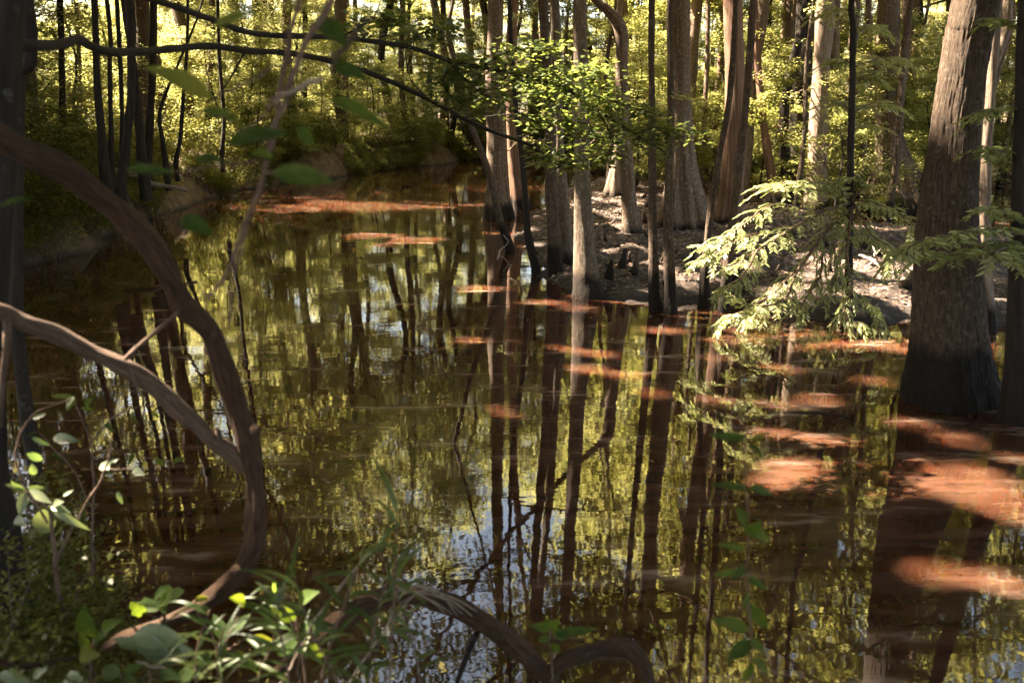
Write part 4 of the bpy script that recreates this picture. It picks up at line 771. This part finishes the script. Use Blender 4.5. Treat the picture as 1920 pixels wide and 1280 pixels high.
mb = MB(); Yb = sb[1]; P = [sb - [0, 0, .4]] + [at(a, b, Yb) for a, b in [(1592, 592), (1592, 480), (1594, 350), (1597, 200), (1600, 60), (1602, -60)]] + [at(1602, -60, Yb) + np.array([.1, 0, 4]), at(1602, -60, Yb) + np.array([.2, .2, 8])]
v, f = tube(P, [.062, .06, .055, .05, .045, .042, .04, .03, .01], ns=10, per=5, seed=70); mb.add(v, f); mb.build('trunk', BARK['dark'], yc, sb)
r_ = np.random.default_rng(99); mbb = MB(); LV = []
for k, s_ in enumerate(SPRAY):
    dz = r_.uniform(.5, 1.9)
    pts = [at(a, b, Yb - dz * min(1, math.hypot(a - 1594, (b - 375) * .8) / 240)) for a, b, w in s_]; Rr = [w / 2 * .0075 for a, b, w in s_]
    v, f = tube(pts, Rr, ns=6, per=5, seed=k, wob=.01); mbb.add(v, f); feather(mbb, LV, pts, r_)
tp = [at(a, b, Yb + c) for a, b, c in [(1560, 120, .5), (1640, 150, .3), (1650, 60, 1), (1540, 30, .8), (1630, 240, .6), (1680, 200, 1.2), (1700, 120, 1.5), (1560, 200, .7)]]
for k, e in enumerate(tp):
    b_ = np.array([P[4][0], Yb, e[2] - .1]); pts = [b_, (b_ + e) / 2 + np.array([0, 0, .1]), e]; v, f = tube(pts, [.01, .007, .003], ns=5, per=4, seed=k); mbb.add(v, f); feather(mbb, LV, pts, r_, L=.11)
bg = mbb.build('bough', BARK['twig'], yc, sb); feather_mesh('foliage', LV, bg, sb, LEAF['cypress'], r_, .6)
# bough of the black trunk at the right edge
tb = np.array(TREES_R.location)
for k, s_ in enumerate([[(1915, 440, 8, tb[1]), (1860, 432, 6, 7.6), (1790, 440, 5, 7.3), (1730, 452, 4, 7.0), (1690, 472, 2, 6.9)], [(1915, 452, 6, tb[1]), (1850, 462, 5, 7.7), (1800, 478, 3, 7.4), (1740, 482, 2, 7.2)], [(1915, 455, 6, tb[1]), (1880, 468, 5, 7.6), (1860, 480, 3, 7.2), (1930, 500, 2, 7.0)], [(1915, 420, 6, tb[1]), (1880, 400, 5, 7.8), (1840, 395, 3, 7.5)], [(1918, 200, 5, tb[1]), (1880, 205, 4, 8), (1840, 215, 2, 8)], [(1920, 60, 5, tb[1]), (1890, 45, 4, 8), (1860, 40, 2, 8)], [(1920, 290, 4, tb[1]), (1880, 285, 4, 8), (1850, 280, 2, 8)]]):
    mbb = MB(); LV = []; pts = [at(a, b, y) for a, b, w, y in s_]; v, f = tube(pts, [w / 2 * .006 for a, b, w, y in s_], ns=6, per=5, seed=k, wob=.008); mbb.add(v, f); feather(mbb, LV, pts, r_, L=.085, twl=.25)
    bg = mbb.build('bough', BARK['twig'], TREES_R, tb); feather_mesh('foliage', LV, bg, tb, LEAF['cypress'], r_, .45)

# ------------------------------------------------------------------ things lying about
for lb, st, bk, z in [('pale fallen limb slanting from the left bank down to the water', [(122, 303, 9, 21), (200, 318, 10, 21), (250, 328, 10, 20.8), (290, 345, 9, 20.5), (352, 357, 7, 20.3)], 'dead', 0),
                      ('dark log lying in the water by the left bank', [(90, 520, 8, 16.3), (200, 515, 10, 16.3), (300, 514, 9, 16.3), (360, 517, 5, 16.2)], 'dark', 0)]:
    o_ = at(st[0][0], st[0][1], st[0][3]); t = thing('fallen_log', lb, 'log', o_); mb = MB(); px_tube(mb, st, 20, ns=9, seed=5, rough=.1, wob=.02); mb.build('stem', BARK[bk], t, o_)
def wpx(px, py, w, z=0.0):
    c = wat(px, py, z); return (px, py, w, c[1])
for lb, sts, bk in [('thin dark stick floating in front of the big speckled trunk', [[wpx(1466, 774, 3), wpx(1520, 774, 4), wpx(1570, 779, 4), wpx(1606, 787, 3)]], 'dark'),
                    ('forked bleached branch lying on the sunlit mud', [[wpx(1660, 512, 8, .3), wpx(1640, 490, 7, .45), wpx(1622, 482, 5, .5), wpx(1612, 478, 3, .5)], [wpx(1645, 495, 5, .4), wpx(1642, 478, 4, .6), wpx(1636, 462, 3, .7)], [wpx(1640, 490, 5, .45), wpx(1625, 500, 4, .35), wpx(1621, 512, 3, .25)], [wpx(1642, 478, 3, .6), wpx(1652, 466, 2, .7)]], 'dead'),
                    ('bent dead twig standing in the water left of the thin leaning stem', [[wpx(932, 487, 3), (938, 470, 3, 18), (952, 455, 2, 18), (945, 440, 2, 18)]], 'dead'),
                    ('stripped branches tangled at the foot of the left bank', [[(352, 372, 4, 29), (362, 352, 4, 29), (370, 345, 3, 29)], [(340, 340, 5, 28), (352, 352, 5, 28.5), (362, 356, 4, 29)], [(436, 366, 3, 30), (452, 370, 4, 30), (460, 373, 2, 30)], [(450, 300, 4, 33), (455, 288, 3, 33), (462, 278, 3, 33)], [(510, 285, 4, 36), (530, 292, 4, 36), (560, 305, 3, 36)], [(560, 318, 4, 37), (520, 300, 3, 37), (505, 285, 2, 37)]], 'dead')]:
    a0 = sts[0][0]; o_ = at(a0[0], a0[1], a0[3]); t = thing('dead_branch', lb, 'branch', o_); mb = MB()
    for k, st in enumerate(sts): px_tube(mb, st, st[0][3], ns=6, seed=k + 3, rough=.12, wob=.01)
    mb.build('stem', BARK[bk], t, o_)
# cypress knees
KN = [(1166, 512, 46, 'tallest knobbly cypress knee left of the twin dark trunks'), (1142, 524, 38, 'cypress knee beside the wide foot of the speckled grey trunk'), (1180, 500, 30, None), (1240, 500, 26, None), (1290, 492, 30, 'dark cypress knee on the sunlit mud right of the twin trunks'), (1270, 480, 22, None), (1197, 470, 20, None), (1135, 455, 18, None), (1215, 450, 18, None), (1160, 440, 14, None), (1128, 430, 14, None), (1205, 420, 14, None), (1310, 470, 22, None), (1345, 470, 22, None), (1170, 405, 12, None), (1140, 385, 10, None), (1220, 395, 10, None), (1555, 515, 26, None), (1530, 470, 20, None), (1690, 520, 24, None), (1450, 520, 24, None), (1620, 470, 18, None), (1250, 545, 22, None), (1390, 545, 24, None), (1725, 430, 30, None), (1715, 425, 22, None), (1740, 440, 26, None), (1550, 440, 14, None)]
for k, (px, py, h, lb) in enumerate(KN):
    c = wat(px, py, .18); hh = h * pxm(px, py, c[1]); r_ = np.random.default_rng(k)
    o = thing('cypress_knee', lb or 'small dark cypress knee poking up from the mud flat', 'root', c, 'cypress knees on the mud')
    mb = MB()
    for q in range(1 + (k % 3 == 0) * 2):
        of = np.array([r_.normal() * .12, r_.normal() * .1, 0]) * (q > 0); s_ = 1 if q == 0 else r_.uniform(.4, .7); j = r_.normal(size=2) * .04
        v, f = tube([c + of - [0, 0, .15], c + of + [0, 0, hh * .15 * s_], c + of + np.array([j[0], j[1], hh * .6 * s_]), c + of + np.array([j[0] * 1.6, j[1] * 1.6, hh * s_])], [hh * .30 * s_, hh * .24 * s_, hh * .13 * s_, hh * .07 * s_], ns=9, per=4, rough=.12, seed=k * 3 + q); mb.add(v, f)
    mb.build('root', BARK['cypress' if lb is None else 'dark'], o, c)
for k in range(34):
    r_ = np.random.default_rng(6000 + k)
    for _ in range(60):
        c = np.array([r_.uniform(.6, 14), r_.uniform(12.2, 27), 0]); c[2] = float(mud_h(c[:1], c[1:2])[0])
        if .04 < c[2]: break
    hh = r_.uniform(.1, .42); j = r_.normal(size=2) * .03; w = hh * r_.uniform(.2, .32) + .02
    o = thing('cypress_knee', 'small dark cypress knee poking up from the mud flat', 'root', c, 'cypress knees on the mud'); mb = MB()
    v, f = tube([c - [0, 0, .15], c + [0, 0, hh * .12], c + np.array([j[0], j[1], hh * .6]), c + np.array([j[0] * 1.8, j[1] * 1.8, hh])], [w * 1.2, w, w * .5, w * .3], ns=9, per=4, rough=.14, seed=k); mb.add(v, f); mb.build('root', BARK['cypress'], o, c)
# leaf litter, roots, grass
def litter(n, xr, yr, hf, name, mat, L, z=.012, ok=None):
    r_ = np.random.default_rng(n); x = r_.uniform(*xr, n); y = r_.uniform(*yr, n); h = hf(x, y); k = h > .06
    if ok is not None: k &= ok(x, y)
    P = np.column_stack([x, y, h + z])[k]; v, f = leaves(P, L, .7, .55, 0, r_); o = mesh_from(name, v, f, mat, rnd=r_.uniform(0, 1, len(P))); tag(o, None, None, kind='stuff'); return o
tag(litter(70000, (-1, 19), (10, 34), mud_h, 'leaf_litter', LEAF['litter'], .085), 'dry leaf litter strewn over the mud flat', 'leaf litter')
tag(litter(26000, (-26, 8), (8, 62), ground_h, 'leaf_litter', LEAF['litter'], .13), 'dry brown leaf litter on the left bank', 'leaf litter')
tag(litter(5000, (-4, 1.5), (.8, 5), ground_h, 'leaf_litter', LEAF['litter'], .06), 'dead leaves on the near bank', 'leaf litter')
def grass(n, xr, yr, name, L, label, cond):
    r_ = np.random.default_rng(n + 1); x = r_.uniform(*xr, n); y = r_.uniform(*yr, n); h = ground_h(x, y); k = (h > .9) & cond(x, y)
    P = np.column_stack([x, y, h])[k]; n = len(P); an = r_.uniform(0, 6.28, n); D = np.column_stack([np.cos(an) * .4, np.sin(an) * .4, np.ones(n)]); Ls = (L * r_.uniform(.4, 1.2, n))[:, None]; W = np.column_stack([-np.sin(an), np.cos(an), np.zeros(n)]) * Ls * .035
    V = np.stack([P - W, P + W, P + D * Ls * .6 + W * .7, P + D * Ls * .6 - W * .7, P + D * Ls * .9 + np.column_stack([np.cos(an), np.sin(an), -.1 + an * 0]) * Ls * .25], 1)
    b = np.arange(n)[:, None] * 5; f = np.vstack([b + np.array([[0, 1, 2, 3]]), b + np.array([[3, 2, 4, 4]])[:, [0, 1, 2, 3]]]) if False else np.vstack([b + np.array([[0, 1, 2, 3]])])
    tip = np.stack([V[:, 3], V[:, 2], V[:, 4], (V[:, 3] + V[:, 4]) / 2], 1)
    V2 = np.concatenate([V[:, :4].reshape(-1, 3), tip.reshape(-1, 3)]); m_ = n * 4; f = np.vstack([np.arange(m_).reshape(n, 4), np.arange(m_).reshape(n, 4) + m_]); rr = r_.uniform(0, 1, n)
    o = mesh_from(name, V2, f, LEAF['under'], rnd=np.concatenate([rr, rr])); tag(o, label, 'grass', kind='stuff')
grass(26000, (-40, 4), (19, 62), 'grass', .55, 'tall grass and ground cover on top of the left bank', lambda x, y: (sdf_poly(np.column_stack([x, y]), LEFT) > .9))

# sticks on the mud and leaves afloat
for k in range(22):
    r_ = np.random.default_rng(4000 + k)
    for _ in range(50):
        c = np.array([r_.uniform(1.5, 15), r_.uniform(12.5, 27)]); h = float(mud_h(c[:1], c[1:])[0])
        if h > .1: break
    an = r_.uniform(0, 3.14); L = r_.uniform(.5, 1.6); d = np.array([math.cos(an), math.sin(an), 0]); o_ = np.array([c[0], c[1], h])
    P = [o_ + d * L * (t - .5) + np.array([r_.normal() * .05, r_.normal() * .05, 0]) for t in (0, .35, .7, 1)]
    P = [np.array([p_[0], p_[1], float(mud_h(p_[:1], p_[1:2])[0]) + .03 + abs(r_.normal()) * .05]) for p_ in P]
    t = thing('fallen_stick', 'dead stick lying in the litter of the mud flat', 'stick', o_, 'sticks on the mud flat'); mb = MB(); w = r_.uniform(.008, .026)
    v, f = tube(P, [w, w * .9, w * .7, w * .3], ns=7, per=4, seed=k); mb.add(v, f); mb.build('stem', BARK['dead' if k % 3 else 'cypress'], t, o_)
r_ = np.random.default_rng(5); n_ = 900; x = r_.uniform(-9, 14, n_); y = r_.uniform(4, 34, n_); s_ = sdf_poly(np.column_stack([x, y]), MUD); s2 = sdf_poly(np.column_stack([x, y]), LEFT)
k = ((s_ > -2.2) & (s_ < -.15) | (s2 > -1.6) & (s2 < -.2) | (r_.uniform(size=n_) < .06)) & (s_ < -.1) & (s2 < -.1)
P = np.column_stack([x, y, np.full(n_, .006)])[k]; v, f = leaves(P, .07, .985, .5, 0, r_)
o = mesh_from('floating_leaves', v, f, LEAF['litter'], rnd=r_.uniform(.2, 1, len(P))); tag(o, 'small dead leaves afloat on the brown water', 'leaves', kind='stuff')

# dark shrubs that fill the corner below the edge tree
for px, py, Y, sc_, lb in [(10, 1010, 3.3, .42, 'dark leafy shrub at the foot of the black edge tree'), (110, 1150, 3.0, .32, 'low dark shrub in the lower left corner, right of the edge tree'), (40, 1260, 2.4, .3, 'small dark shrub at the bottom left corner'), (230, 1240, 2.7, .26, 'small dark shrub behind the foot of the woody vine')]:
    p_ = at(px, py, Y); place(SHRUB, p_[0], p_[1], sc_, lb, 'dark shrubs on the near bank')
